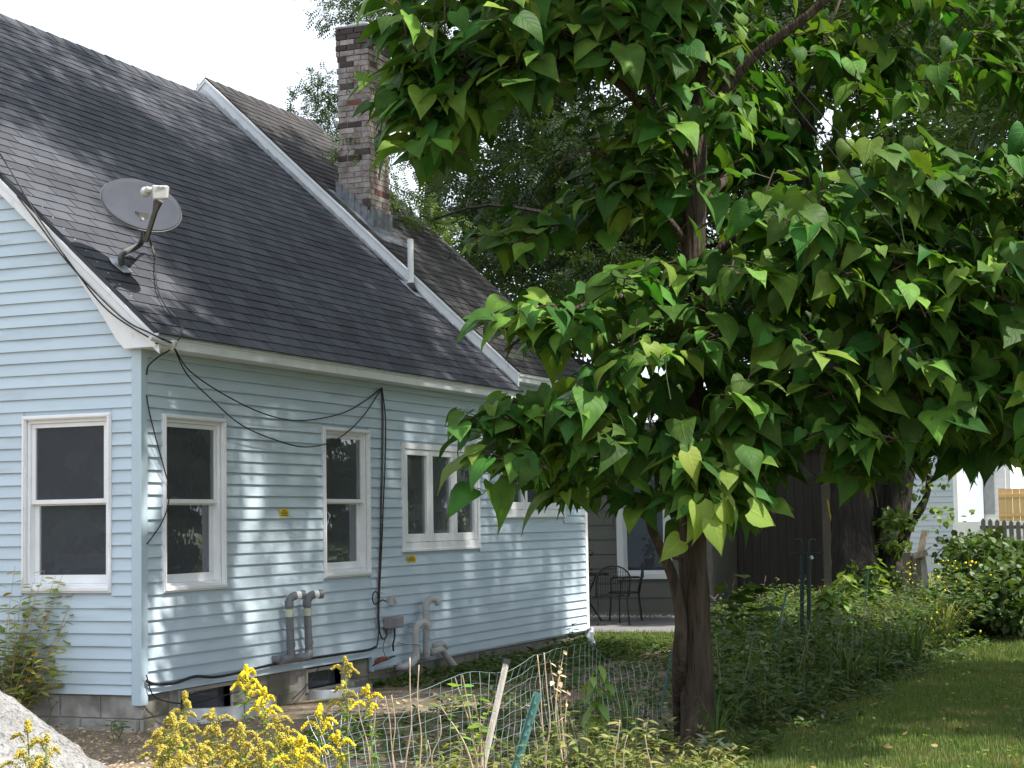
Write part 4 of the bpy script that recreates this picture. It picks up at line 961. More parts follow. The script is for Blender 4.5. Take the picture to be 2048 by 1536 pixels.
# ================================================================== TREES
# ---- catalpa leaf templates
def cat_leaf(droop, fold, curl, twist, wav):
    secs = [(0.0, .20), (.07, .33), (.19, .385), (.34, .36), (.50, .285), (.65, .195), (.79, .11), (.90, .045), (1.0, .0)]
    us = [-1, -.55, 0, .55, 1]; V = []; UVs = []
    for i, (v, w) in enumerate(secs):
        for u in us:
            back = .15*(1-v/.34)*abs(u)**1.4 if v < .34 else 0
            x = v - back; y = u*w
            z = fold*abs(y) - curl*(abs(u)**3)*w*.5 - droop*v**2.2 + .10*droop*v + wav*math.sin(u*2.5+v*8)*.035*abs(u)
            y2 = y*math.cos(twist*v)-z*math.sin(twist*v)*.3
            V.append((x*(1-.12*droop), y2, z+twist*v*y*.5)); UVs.append((v, u))
    Fq = []
    for i in range(len(secs)-1):
        for j in range(4): a = i*5+j; Fq.append((a, a+1, a+6, a+5))
    return np.array(V), np.array(Fq), np.array(UVs)
LEAVES = [cat_leaf(U(.1, .85), U(.05, .5), U(-.2, .8), U(-.6, .6), U(-1.6, 1.6)) for _ in range(14)]
LMESH = []
for v, f, u in LEAVES:
    me = raw_mesh('leaf', v, f, u); me.materials.append(CATL); LMESH.append(me)

def poly_in(p, poly):
    x, y = p; c = False; j = len(poly)-1
    for i in range(len(poly)):
        xi, yi = poly[i]; xj, yj = poly[j]
        if (yi > y) != (yj > y) and x < (xj-xi)*(y-yi)/(yj-yi)+xi: c = not c
        j = i
    return c
cat = empty('catalpa_tree', gnd(1395, 1492), 'large leaved catalpa tree standing in front of the house', 'tree')
D0 = (gnd(1395, 1492)-CAM).dot(fw)
tr_pts = [gnd(1398, 1500)-Vector((0, 0, .15)), at(1397, 1440, D0), at(1392, 1330, D0), at(1388, 1180, D0), at(1383, 1050, D0+.02), at(1378, 850, D0+.05), at(1382, 620, D0+.1), at(1388, 400, D0+.12), at(1392, 235, D0+.1)]
tr_r = [.15, .128, .113, .106, .10, .097, .093, .087, .08]
tc_ = curve(tr_pts, 16); rr_ = np.interp(np.linspace(0, len(tr_r)-1, len(tc_)), range(len(tr_r)), tr_r).tolist()
def barky(mb, c_, rs, n, amp):
    k = 0
    for i, p in enumerate(c_):
        for j in range(n):
            v = Vector(mb.v[k]); a = 6.283*j/n; zz = v.z
            q = Vector((math.cos(a)*2.6, math.sin(a)*2.6, zz*.9)); d_ = abs(noise.noise(q*2.2))*1.6-.5+.6*noise.noise(Vector((math.cos(a)*9, math.sin(a)*9, zz*3.5)))
            mb.v[k] = tuple(p+(v-p)*(1+amp*d_)); k += 1
    return mb
mb = barky(MB().tube(tc_, rr_, 44), tc_, rr_, 44, .11); o = part(mb, 'trunk', BARK, cat, smooth=True)
skel = [(p, r) for p, r in zip(tc_[40::4], rr_[40::4])]
limbs = [
    ([at(1392, 235, D0+.1), at(1400, 130, D0), at(1418, 20, D0-.1), at(1440, -160, D0-.2), at(1470, -420, D0-.2), at(1480, -800, D0), at(1470, -1150, D0+.2)], .07, .02),
    ([at(1390, 250, D0+.1), at(1340, 130, D0), at(1310, 80, D0-.1), at(1240, -40, D0-.4), at(1120, -250, D0-.6), at(1050, -500, D0-.6), at(1000, -800, D0-.3)], .055, .012),
    ([at(1386, 330, D0+.1), at(1320, 250, D0+.0), at(1230, 160, D0-.2), at(1130, 110, D0-.5), at(1000, 150, D0-.7), at(880, 170, D0-.8), at(800, 230, D0-.7)], .045, .01),
    ([at(1384, 500, D0+.1), at(1330, 430, D0), at(1260, 350, D0-.2), at(1180, 300, D0-.5), at(1110, 330, D0-.7)], .03, .008),
    ([at(1380, 620, D0+.1), at(1300, 590, D0-.3), at(1200, 600, D0-.7), at(1100, 640, D0-1.0), at(1010, 700, D0-1.1)], .035, .008),
    ([at(1380, 760, D0+.05), at(1290, 780, D0-.4), at(1180, 810, D0-.8), at(1050, 850, D0-1.0), at(960, 830, D0-1.1)], .03, .008),
    ([at(1384, 590, D0+.1), at(1430, 510, D0+.1), at(1540, 430, D0), at(1720, 395, D0-.2), at(1900, 400, D0-.4), at(2040, 410, D0-.5)], .045, .01),
    ([at(1384, 560, D0+.1), at(1470, 540, D0-.2), at(1600, 520, D0-.6), at(1760, 520, D0-.9), at(1920, 560, D0-1.0), at(2050, 620, D0-.9)], .045, .01),
    ([at(1380, 730, D0+.05), at(1480, 750, D0-.3), at(1620, 760, D0-.6), at(1780, 780, D0-.8), at(1900, 830, D0-.8)], .035, .008),
    ([at(1382, 850, D0+.05), at(1430, 880, D0-.5), at(1450, 900, D0-1.0), at(1440, 960, D0-1.3)], .028, .008),
    ([at(1390, 260, D0+.1), at(1500, 120, D0), at(1650, 0, D0-.2), at(1800, -200, D0-.3), at(1900, -500, D0-.2)], .05, .012),
    ([at(1440, -160, D0-.2), at(1560, -380, D0+.4), at(1640, -700, D0+.8)], .04, .01),
    ([at(1386, 400, D0+.12), at(1350, 300, D0+.6), at(1290, 150, D0+1.1), at(1250, -100, D0+1.4)], .04, .01),
    ([at(1388, 420, D0+.12), at(1480, 330, D0+.7), at(1600, 200, D0+1.2), at(1680, 0, D0+1.4)], .04, .01),
]
for pts, r0, r1 in limbs:
    c_ = curve(pts, 5); rs = np.linspace(r0, r1, len(c_)).tolist()
    part(MB().tube(c_, rs, 10), 'limb', BARK, cat, smooth=True); skel += list(zip(c_[2:], rs[2:]))
# second leaning stem
c_ = curve([gnd(1362, 1470)+Vector((-.0, 0, -.1)), at(1358, 1330, D0-.12), at(1362, 1240, D0-.10), at(1347, 1160, D0-.12), at(1318, 1090, D0-.2), at(1298, 1040, D0-.3), at(1285, 960, D0-.45), at(1260, 880, D0-.6)], 5)
part(MB().tube(c_, np.linspace(.055, .02, len(c_)).tolist(), 12), 'stem', BARK, cat, smooth=True); skel += [(p, .03) for p in c_[22:]]
part(MB().tube(curve([at(1338, 1108, D0-.2), at(1350, 1116, D0-.1), at(1372, 1122, D0)], 4), .012, 6), 'limb', TWIG, cat)
# twig ends: sampled inside silhouette polygons
P_low = [(925, 850), (1020, 815), (1125, 780), (1140, 700), (1060, 650), (1040, 600), (1150, 590), (1290, 545), (1400, 490), (1500, 490), (1545, 340), (1640, 270), (1800, 300), (2000, 290), (2180, 250), (2180, 940), (2060, 950), (1960, 920), (1880, 930), (1800, 945), (1700, 975), (1640, 915), (1560, 945), (1500, 1015), (1420, 1030), (1340, 990), (1270, 960), (1130, 1010), (1050, 980), (1000, 905)]
P_up = [(755, -60), (1440, -60), (1430, 90), (1300, 150), (1180, 170), (1010, 190), (965, 290), (870, 345), (790, 315), (762, 200), (780, 100)]
P_top = [(850, -850), (1300, -1150), (1600, -950), (1620, -500), (1480, -80), (780, -80), (720, -400)]
P_mid = [(930, 480), (1000, 430), (1120, 380), (1210, 300), (1330, 220), (1360, 470), (1200, 480), (1050, 500)]
P_tr = [(1420, -60), (2180, -60), (2180, 240), (1650, 230), (1500, 150)]
ends = []
def sample(poly, n, sep, dlo, dhi, cap=4000):
    xs_ = [p[0] for p in poly]; ys_ = [p[1] for p in poly]; got = []; tries = 0
    while len(got) < n and tries < cap:
        tries += 1; q = (U(min(xs_), max(xs_)), U(min(ys_), max(ys_)))
        if not poly_in(q, poly): continue
        d = D0 + U(dlo, dhi); P = at(*q, d)
        if any((P-g_).length < sep for g_ in got): continue
        got.append(P)
    return got
ends += [P for P in sample(P_low, 400, .17, -1.35, .1, 12000) if noise.noise(Vector((px(P)[0]*.0065, px(P)[1]*.0095, 5))) > -.22]
ends += sample(P_low, 230, .2, .1, 1.7, 9000)
ends += sample(P_up, 150, .15, -1.1, .7, 9000)
ends += sample(P_mid, 34, .2, -.4, 1.0)
ends += sample([(1280, 120), (1520, 120), (1560, 330), (1500, 480), (1280, 480)], 30, .2, .3, 1.3)
ends += sample([(1290, 60), (1470, 60), (1480, 480), (1290, 480)], 20, .2, -.7, -.25)
ends += sample(P_tr, 60, .26, .3, 1.8, 6000)
ends += sample(P_top, 300, .30, -1.1, 1.9, 12000)
ends += sample([(1050, -80), (1480, -80), (1700, -700), (1250, -800)], 110, .24, -1.3, .4, 6000)
for q in ((905, 850, -1.15), (960, 832, -1.1), (985, 632, -.95), (1050, 605, -.9), (1420, 1010, -1.45), (1480, 985, -1.3), (1560, 1000, -1.0), (1330, 1010, -1.0), (1245, 980, -.9), (1130, 1000, -.8), (1060, 940, -.9), (1660, 930, -.6), (1720, 930, -.4), (1010, 470, -.2), (950, 500, -.3), (1230, 400, -.3)):
    ends.append(at(q[0], q[1], D0+q[2]))
def lands(P):
    t = (P.z-S1*P.y-RC)/(SUN.z-S1*SUN.y); return P-SUN*t
ends = [P for P in ends if P.z < 5.2 or not (lands(P).x < 1.45 and .05 < lands(P).y < 1.5)]
sp_ = [Vector(p) for p, r in skel]
cen = at(1400, 550, D0)
ends.sort(key=lambda P: min((P-p).length for p in sp_[::3]))
node = [(p, r) for p, r in skel]; tw = MB(); Lt, Lx, Ln, Ls = [], [], [], []
node_np = [np.array([p[0], p[1], p[2]]) for p, r in node]
for P in ends:
    arr = np.array(node_np); pv = np.array(P); d = np.linalg.norm(arr-pv, axis=1) + .35*np.maximum(0, arr[:, 2]-pv[2])
    i = int(d.argmin()); A_ = node[i][0]; ln = (P-A_).length
    mid = A_.lerp(P, .5)+Vector((U(-.06, .06), U(-.06, .06), U(.0, .10)))*min(1, ln*1.5)
    c_ = curve([A_, mid, P], 4); r0 = min(node[i][1]*.8, .006+.012*ln); tw.tube(c_, np.linspace(r0, .005, len(c_)).tolist(), 5)
    for p in c_[2:]: node.append((p, .009)); node_np.append(np.array(p))
    td = (P-A_); td = td.normalized() if td.length > .01 else Vector((0, 0, 1))
    out = Vector((P.x-cen.x, P.y-cen.y, 0)); out = out.normalized() if out.length > .05 else Vector((0, 0, 0))
    k = random.choice((7, 7, 8, 8, 9, 10)); ph = U(0, 6.28)
    hi = P.z
    for j in range(k):
        az = ph + j*2.4 + U(-.3, .3); h = Vector((math.cos(az), math.sin(az), 0))
        bp_ = P - td*(.03+.05*j)*U(.7, 1.2)
        pet = (h*.8 + out*.35 + Vector((0, 0, U(-.1, .6)))).normalized()*U(.07, .16)
        base = bp_+pet
        axd = (h*.75 + out*.45 + Vector((0, 0, -U(.0, .95)))).normalized()
        nm = (Vector((0, 0, .95)) + h*.25 + out*.4 + Vector((U(-.65, .65), U(-.65, .65), U(-.25, .2))) + Vector((-.05, -.22, 0)))
        tw.tube([bp_, base], .0035, 3, cap=False)
        Lt.append(base); Lx.append(axd); Ln.append(nm); Ls.append((U(.13, .265) if rnd() < .85 else U(.26, .34)) * (1 if j > 1 else .65))
part(tw, 'twigs', TWIG, cat, recalc=False)['kind'] = 'stuff'
Lt, Lx, Ln, Ls = np.array(Lt), np.array(Lx), np.array(Ln), np.array(Ls)
R_all = frames(Lx, Ln); var = np.random.randint(0, len(LEAVES), len(Lt))
score = []
for i in range(len(Lt)):
    x, y, z = px(Lt[i]); score.append((Ls[i]/z) if (-20 < x < 2068 and -20 < y < 1300) else -1)
top300 = set(np.argsort(score)[::-1][:300].tolist())
for i in top300:
    M4 = Matrix(R_all[i].tolist()).to_4x4() @ Matrix.Diagonal((Ls[i], Ls[i], Ls[i], 1)); M4.translation = Vector(Lt[i]); inst('leaf', LMESH[var[i]], M4, cat)
VV, FF, UVV, off = [], [], [], 0
for k in range(len(LEAVES)):
    ids = np.array([i for i in range(len(Lt)) if var[i] == k and i not in top300])
    if not len(ids): continue
    v, f, u = scatter(LEAVES[k][0], LEAVES[k][1], R_all[ids], Lt[ids], Ls[ids], LEAVES[k][2]); VV.append(v); FF.append(f+off); UVV.append(u); off += len(v)
stuffobj('foliage', np.concatenate(VV), np.concatenate(FF), CATL, cat, np.concatenate(UVV))
CATY = leaf_mat('pale_catalpa_leaf', (.19, .27, .05), (.24, .31, .06), rough=.55, spec=.2, hue=(.49, .51), val=(.9, 1.1))
for k, (x, y, dd_, l, ax_) in enumerate(((1395, 1010, -1.5, .25, (-.15, -.2, -1)), (1440, 1005, -1.5, .24, (.5, -.4, -.6)), (1425, 1040, -1.52, .25, (.25, -.3, -1)), (1360, 1080, -1.3, .2, (-.7, .3, -.5)), (1300, 690, -1.2, .17, (-.2, -.3, -.6)), (1900, 725, -.9, .2, (.2, -.3, -.7)), (1375, 905, -1.45, .22, (.1, -.3, -.8)), (1500, 1020, -1.4, .26, (.8, -.6, -.4)))):
    Rm = frames(np.array([ax_]), np.array([(-.75, -.75, .35)]))[0]; me = LMESH[k].copy(); me.materials.clear(); me.materials.append(CATY)
    M4 = Matrix(Rm.tolist()).to_4x4() @ Matrix.Diagonal((l, l, l, 1)); M4.translation = at(x, y, D0+dd_); o = inst('leaf', me, M4, cat)
# long seed pods
for k in range(16):
    P = Vector(Lt[random.randrange(len(Lt))]); 
    if not (1200 < px(P)[0] < 2000): continue
    part(MB().tube(curve([P, P+Vector((.01, .01, -.12)), P+Vector((.03, -.01, -.3))], 4), .004, 4), 'seed_pod', STEMG, cat)

# ---- compound leaf clouds for the other trees
def pinnate(nl=6):
    V, Fq = [], []
    for i in range(nl):
        x = .15+.8*i/nl
        for s_ in (-1, 1):
            o = len(V); d = np.array([.35, s_*.9, -.18]); d /= np.linalg.norm(d); l = .34*(1-.35*abs(i/nl-.45)); pr_ = np.array([.9, -s_*.35, .1])*.085
            b = np.array([x, 0, -.06*x*x]); V += [b, b+d*l*.5+pr_, b+d*l+np.array([0, 0, -.03]), b+d*l*.5-pr_]; Fq.append((o, o+1, o+2, o+3))
    o = len(V); b = np.array([.95, 0, -.06]); V += [b, b+[.16, .05, -.03], b+[.34, 0, -.08], b+[.16, -.05, -.03]]; Fq.append((o, o+1, o+2, o+3))
    return np.array(V), np.array(Fq)
PIN = pinnate(4)
def maple_card():
    V, Fq = [], []
    for a in (-1.1, -.5, 0, .5, 1.1):
        o = len(V); l = 1-.25*abs(a); V += [(0, 0, 0), (l*.5*math.cos(a)-.14*math.sin(a), l*.5*math.sin(a)+.14*math.cos(a), .02), (l*math.cos(a), l*math.sin(a), -.1), (l*.5*math.cos(a)+.14*math.sin(a), l*.5*math.sin(a)-.14*math.cos(a), .02)]; Fq.append((o, o+1, o+2, o+3))
    return np.array(V, float), np.array(Fq)
MAP = maple_card()
def leaf_cloud(name, centres, rad, per, size, m, parent, tmpl=PIN, flat=.6, up=.9):
    cs = np.array([tuple(c) for c in centres]); n = len(cs)*per
    c = np.repeat(cs, per, 0); r = np.repeat(np.array(rad) if np.ndim(rad) else np.full(len(cs), rad), per)
    off = rdir(n)*(np.random.uniform(0, 1, n)**.45)[:, None]*r[:, None]; off[:, 2] *= flat
    T = c+off; dx = off/ (np.linalg.norm(off, axis=1, keepdims=True)+1e-6)*.7 + rdir(n)*.7; dx[:, 2] -= .35
    nm = rdir(n)*.8; nm[:, 2] += up
    V, Fa, _ = scatter(tmpl[0], tmpl[1], frames(dx, nm), T, np.random.uniform(size[0], size[1], n)); return stuffobj(name, V, Fa, m, parent, smooth=False)
def branch_to(cents, root_nodes, parent, m=BARK2, rmax=.09, name='limbs'):
    node = list(root_nodes); arr = [np.array(p) for p, r in node]; tw = MB()
    for P in sorted(cents, key=lambda P: min((P-Vector(p)).length for p, r in root_nodes)):
        a = np.array(arr); pv = np.array(P); d = np.linalg.norm(a-pv, axis=1)+.5*np.maximum(0, a[:, 2]-pv[2]); i = int(d.argmin()); A_ = Vector(node[i][0]); ln = (P-A_).length
        mid = A_.lerp(P, .5)+Vector((U(-.15, .15), U(-.15, .15), U(0, .2)))*min(1, ln*.5)
        c_ = curve([A_, mid, P], 3); r0 = min(node[i][1]*.85, .012+.02*ln, rmax); rs = np.linspace(r0, r0*.35+.004, len(c_)).tolist(); tw.tube(c_, rs, 5)
        for p, r in zip(c_[1:], rs[1:]): node.append((p, r)); arr.append(np.array(p))
    o = part(tw, name, m, parent, recalc=False); o['kind'] = 'stuff'; return o

# ---- old double trunk tree behind the garden
ot = empty('old_tree', (16.6, -2.5, 0), 'massive old tree with two dark trunks behind the garden', 'tree')
tA = [Vector((16.4, -2.25, -.2)), at(1712, 1180, 27.6), at(1706, 1080, 27.8), at(1700, 960, 28), at(1690, 820, 28.2), at(1660, 620, 28.4), at(1620, 380, 28.6), at(1590, 100, 29), at(1570, -300, 29.5), at(1560, -800, 30)]
tB = [Vector((16.9, -2.9, -.2)), at(1775, 1180, 28.2), at(1775, 1080, 28.3), at(1790, 980, 28.4), at(1810, 850, 28.4), at(1850, 650, 28.3), at(1900, 400, 28), at(1960, 50, 27.6), at(2000, -400, 27.3)]
for pts, r0, r1 in ((tA, .40, .14), (tB, .36, .12)):
    c_ = curve(pts, 12); rs = np.linspace(r0, r1, len(c_)).tolist(); part(barky(MB().tube(c_, rs, 36), c_, rs, 36, .13), 'trunk', BARK2, ot, smooth=True)
part(MB().tube(curve([at(1742, 1200, 28.4), at(1745, 1080, 28.5), at(1750, 960, 28.6)], 4), .36, 12), 'trunk', mat('hollow_shade', (.03, .026, .024), (.02, .018, .016), rough=.95), ot)  # near-black column stands in for the shaded hollow between the trunks
part(MB().tube(curve([at(1795, 1110, 28), at(1815, 1060, 27.9), at(1850, 1000, 27.8), at(1860, 950, 27.8)], 4), [.09]*4+[.07]*4+[.05]*5, 8), 'limb', BARK2, ot)
cents = []
for _ in range(1800):
    if len(cents) >= 330: break
    x, y = U(860, 2250), (U(-60, 640) if rnd() < .8 else U(-900, -60)); d = U(25.5, 33)
    if x < 1000 and y < 200: continue
    if y > 430 and x < 960: continue
    g_ = noise.noise(Vector((x*.0042, y*.0042, d*.12)))
    if y > 0 and g_ < (-.04 if 120 < y < 460 else -.25): continue
    if y > 450 and rnd() < .4: continue
    cents.append(at(x, y, d))
roots = [(p, .13) for p in curve(tA, 4)[14:]]+[(p, .12) for p in curve(tB, 4)[14:]]
branch_to(cents, roots, ot)
leaf_cloud('foliage', cents, [U(.55, 1.05) for _ in cents], 120, (.20, .34), SMALLL, ot)
bk_ = []
while len(bk_) < 240:
    x, y = U(880, 2200), U(-120, 700)
    if (x < 1010 and y < 330) or (y > 470 and x < 1000): continue
    if 130 < y < 430 and noise.noise(Vector((x*.0075, y*.0075, 9))) < -.12: continue
    bk_.append(at(x, y, U(31, 36)))
for _ in range(80): bk_.append(at(U(1380, 2100), U(600, 880), U(29.5, 34)))
leaf_cloud('foliage', bk_, [U(.6, 1.0) for _ in bk_], 230, (.12, .22), SMALLL, ot, tmpl=(DIA[0]*np.array([1, .55, 1]), DIA[1]))
branch_to(bk_[::2], roots, ot)
# vines on the trunk
vc = [at(1800+U(-30, 25), U(1020, 1240), 27.7) for _ in range(18)]+[at(1712+U(-25, 25), U(1130, 1240), 27.2) for _ in range(8)]
leaf_cloud('vine', vc, .25, 26, (.07, .13), IVYL, ot, tmpl=OVAL)
vc = [at(1880+U(-40, 40), U(960, 1070), 27.5) for _ in range(7)]
leaf_cloud('foliage', vc, .25, 12, (.07, .12), IVYL, ot, tmpl=OVAL)

# ---- tree behind the house, seen left and right of the chimney
bt = empty('back_tree', (20, 8.5, 0), 'leafy tree rising behind the roof on both sides of the chimney', 'tree')
bT = [Vector((20.0, 7.2, -.2)), Vector((20, 7, 3)), Vector((20, 6.8, 6)), Vector((20.1, 6.6, 10)), Vector((20, 6.5, 15))]
c_ = curve(bT, 4); part(MB().tube(c_, np.linspace(.35, .08, len(c_)).tolist(), 12), 'trunk', BARK2, bt, smooth=True)
cents = [at(x, y, d) for x, y, d in [(640, 165, 30), (655, 185, 31), (632, 205, 30), (660, 230, 30), (640, 262, 30.5), (670, 255, 31), (655, 295, 30), (680, 310, 30), (700, 20, 30), (690, 40, 31), (720, 60, 31), (735, 20, 30), (690, 0, 31), (760, 40, 32), (700, -40, 31), (660, -30, 30), (780, 90, 31), (800, 10, 32), (840, 60, 31)]]
for _ in range(60):
    x, y = U(780, 1200), U(-600, 430)
    if noise.noise(Vector((x*.006, y*.006, 1))) > -.1: cents.append(at(x, y, U(30, 34)))
branch_to(cents, [(p, .1) for p in c_[8:]], bt)
leaf_cloud('foliage', cents, [U(.35, .6) for _ in cents], 75, (.13, .22), SMALLL, bt)

# ---- sprays hanging over the rear roof
hv = empty('roof_vine', (8.9, 1.6, 6), 'loose leafy sprays hanging over the rear roof beside the chimney', 'plant')
cents = [at(x, y, d) for x, y, d in [(800, 430, 24), (780, 390, 23.6), (830, 440, 24.5), (860, 440, 25), (770, 350, 23.4), (815, 400, 24.4), (845, 400, 25), (875, 470, 25.5), (760, 400, 23.4), (700, 300, 23), (690, 305, 23), (740, 320, 23.2), (650, 320, 26), (668, 330, 26), (745, 170, 23), (740, 310, 22.9), (905, 450, 26), (920, 480, 26.5), (950, 510, 27), (980, 540, 27), (660, 300, 26)]]
branch_to(cents, [(Vector((10.9, -.3, 5.5)), .05), (Vector((10.7, .3, 5.8)), .04)], hv, name='stems')
leaf_cloud('foliage', cents, .24, 30, (.12, .2), leaf_mat('spray_leaf', (.085, .14, .04), (.13, .18, .05), vein=False, rough=.5, trans=.3), hv)

# ---- tall shade tree whose trunk stands right of the picture
st = empty('shade_tree', (6.0, -9.6, 0), 'tall fine leaved tree reaching in at the upper right corner', 'tree')
sT = [Vector((6.0, -9.6, -.2)), Vector((5.9, -9.3, 3)), Vector((5.6, -8.6, 6)), Vector((5.2, -7.4, 9)), Vector((4.9, -6.2, 12)), Vector((4.7, -5.2, 14.5))]
c_ = curve(sT, 4); part(MB().tube(c_, np.linspace(.3, .07, len(c_)).tolist(), 12), 'trunk', BARK2, st, smooth=True)
cents = []
def shade_pt(c, r):
    while True:
        v = Vector((U(-1, 1), U(-1, 1), U(-1, 1)))
        if v.length < 1: return Vector((c[0]+v.x*r[0], c[1]+v.y*r[1], c[2]+v.z*r[2]))
while len(cents) < 415:
    P = shade_pt((5.5, -5.3, 12.2), (5.5, 5.5, 4.9)) if len(cents) < 345 else shade_pt((5.4, -9.4, 7.2), (3.8, 2.4, 2.4)); x, y, z = px(P)
    if noise.noise(P*.33) < -.22: continue
    cents.append(P)
cents = [P for P in cents if not (lands(P).x < 1.7 and -.1 < lands(P).y < 1.8)]
k = 0
while k < 26:
    P = at(U(1780, 2300), U(-300, 330), U(15, 20)); x, y, z = px(P)
    if (y > 230 and x < 1950) or P.z < 4.3: continue
    cents.append(P); k += 1
branch_to(cents, [(p, .14) for p in c_[8:]], st)
leaf_cloud('foliage', cents, [U(.6, 1.0) for _ in cents], 60, (.25, .38), leaf_mat('shade_leaf', (.06, .12, .03), (.10, .16, .04), vein=False, rough=.5, trans=.3), st)
# ---- maple beyond the right edge whose shade lies on the lawn
mt = empty('maple_tree', (4.6, -13.5, 0), 'round maple standing just past the right edge of the lawn', 'tree')
c_ = curve([Vector((4.6, -13.5, -.2)), Vector((4.6, -13.4, 3)), Vector((4.7, -13.2, 6)), Vector((4.6, -13, 9))], 4); part(MB().tube(c_, np.linspace(.28, .07, len(c_)).tolist(), 12), 'trunk', BARK2, mt, smooth=True)
cents = [shade_pt((4.8, -12.6, 6.6), (4.4, 3.8, 3.2)) for _ in range(150)]
branch_to(cents, [(p, .12) for p in c_[4:]], mt)
leaf_cloud('foliage', cents, .85, 46, (.2, .32), MAPLEL, mt, tmpl=MAP)
# ---- trees added out of view to darken the window reflections and dim the sky light
for (c, r, nm_, lab) in (((-27, 16, 4.5), (5, 13, 6), 'added_street_trees', 'row of trees added behind the viewer to darken the gable glass'), ((40, -20, 6), (26, 5, 8), 'added_far_trees', 'trees added out of view at the right to darken the long wall glass')):
    cs = [shade_pt(c, r) for _ in range(210)]
    o = leaf_cloud(nm_, cs, 1.8, 26, (.7, 1.2), MAPLEL, None, tmpl=MAP); tag(o, lab, 'trees')

# ================================================================== YARD: FENCE, POSTS, PLANTS
def near(x, y, d): return at(x, y, d)
# wire fence: runs from the left foreground to the catalpa
def gpt(x, d):
    """ground point under picture column x at depth d"""
    P = at(x, 1040, d); return Vector((P.x, P.y, 0))
FP = [gpt(640, 9.9), gpt(735, 10.3), gpt(900, 10.7), gpt(1000, 11.0), gpt(1120, 11.6), gpt(1240, 12.4), gpt(1345, 13.0)]
FH = [.55, .60, .70, .70, .84, .62, .6]
fence = empty('wire_fence', FP[3], 'sagging green wire mesh garden fence in front of the house', 'fence')
fc = curve(FP, 10); fh = np.interp(np.linspace(0, 6, len(fc)), range(7), FH)
Lc = [0.0]
for i in range(1, len(fc)): Lc.append(Lc[-1]+(fc[i]-fc[i-1]).length)
def fpos(s_):
    i = min(len(Lc)-2, max(0, int(np.searchsorted(Lc, s_))-1)); t = (s_-Lc[i])/(Lc[i+1]-Lc[i]+1e-9); return fc[i].lerp(fc[i+1], t), fh[i]*(1-t)+fh[i+1]*t
def fpt(s_, z):
    P, h = fpos(s_); lean = noise.noise(Vector((s_*1.3, z*2, 0)))*.09
    t = z/.75; zz = t*h*(1+.10*noise.noise(Vector((s_*2.1, 4, 0))))
    return P+Vector((.35*lean*t*2 + .03*noise.noise(Vector((s_*5, z*6, 7))), lean*t*2, zz+.02*noise.noise(Vector((s_*6, z*5, 2)))))
mb = MB(); s_ = 0
while s_ < Lc[-1]:
    mb.tube([fpt(s_+.03*noise.noise(Vector((s_, k, 1))), .75*k/8) for k in range(9)], .0016, 3, cap=False); s_ += .078
for k in range(11):
    z = .75*k/10; mb.tube([fpt(q, z) for q in np.arange(0, Lc[-1], .06)], .002 if k in (0, 10) else .0016, 3, cap=False)
part(mb, 'wire_mesh', WIREM, fence, recalc=False)['kind'] = 'stuff'
# pale leaning stake and green T post
def post(name, a, b, r, m, lab, n=4, cat='post'):
    e_ = empty(name, b, lab, cat); part(MB().tube([b, a], r, n), 'shaft', m, e_); return e_
pa = near(1012, 1328, 10.8); pb = near(956, 1580, 10.6)
e_ = post('wooden_stake', pa, pb, .02, STAKE, 'pale leaning wooden stake in the wire fence')
part(MB().tube([pa, pa+(pa-pb).normalized()*.03], .024, 6), 'cap', IRON, e_)
pa = near(1076, 1386, 10.5); pb = near(1012, 1600, 10.3)
tp = empty('metal_fence_post', pb, 'leaning green metal fence post right of the pale stake', 'post'); dv = (pa-pb).normalized(); sv = dv.cross(fw).normalized()
part(MB().tube([pb, pa], .012, 4), 'shaft', GREENM, tp)
mb = MB(); q = [pb-sv*.026, pb+sv*.026, pa+sv*.026, pa-sv*.026]; mb.add([v+fw*.013 for v in q]+[v+fw*.017 for v in q], [(0, 1, 2, 3), (7, 6, 5, 4), (0, 4, 5, 1), (1, 5, 6, 2), (2, 6, 7, 3), (3, 7, 4, 0)]); part(mb, 'flange', GREENM, tp)
for k in range(9):
    c_ = pb.lerp(pa, .1+.1*k); part(MB().tube([c_-fw*.014-dv*.012, c_-fw*.02, c_-fw*.014+dv*.012], .006, 5), 'stud', GREENM, tp)
for (x0, y0, x1, y1, d, lab) in ((1345, 1300, 1318, 1420, 13.2, 'thin blue grey garden post left of the catalpa trunk'), (1737, 1138, 1727, 1232, 22, 'thin teal garden post among the vines before the old tree'), (1573, 1185, 1545, 1300, 17, 'thin slanting teal post in the weeds left of the hooks')):
    P = at(x0, y0, d); B = at(x1, y1, d); B.z = max(0, B.z-.05); post('garden_post', P, B, .011, GREENM, lab)
# twin shepherd hooks with cross bars
HOOKM = mat('hook_green', (.02, .045, .04), (.014, .03, .028), rough=.5)
hk = empty('shepherd_hooks', gnd(1610, 1345), 'pair of dark green shepherd hooks with cross bars in the weeds', 'garden hook')
hd_ = (gnd(1610, 1345)-CAM).dot(fw)
for x, k in ((1604, -1), (1618, 1)):
    b_ = gnd(1610, 1345)+RT*((x-1610)/F*hd_); t_ = at(x, 1092, hd_)
    c1 = RT*(.028)
    part(MB().tube([b_, t_]+[t_+c1*k*0+UP*.03+RT*(.035*k*(1-math.cos(a)))+UP*(.04*math.sin(a)) for a in [0.5, 1.1, 1.6, 2.2, 2.8]], .010, 7), 'hook', HOOKM, hk, smooth=True)
    part(MB().tube([b_, b_.lerp(t_, .93)], .021, 6), 'pole', HOOKM, hk)
for y in (1107, 1291):
    part(MB().tube([at(1580, y+1, hd_), at(1648, y-2, hd_)], .008, 6), 'cross_bar', HOOKM, hk)
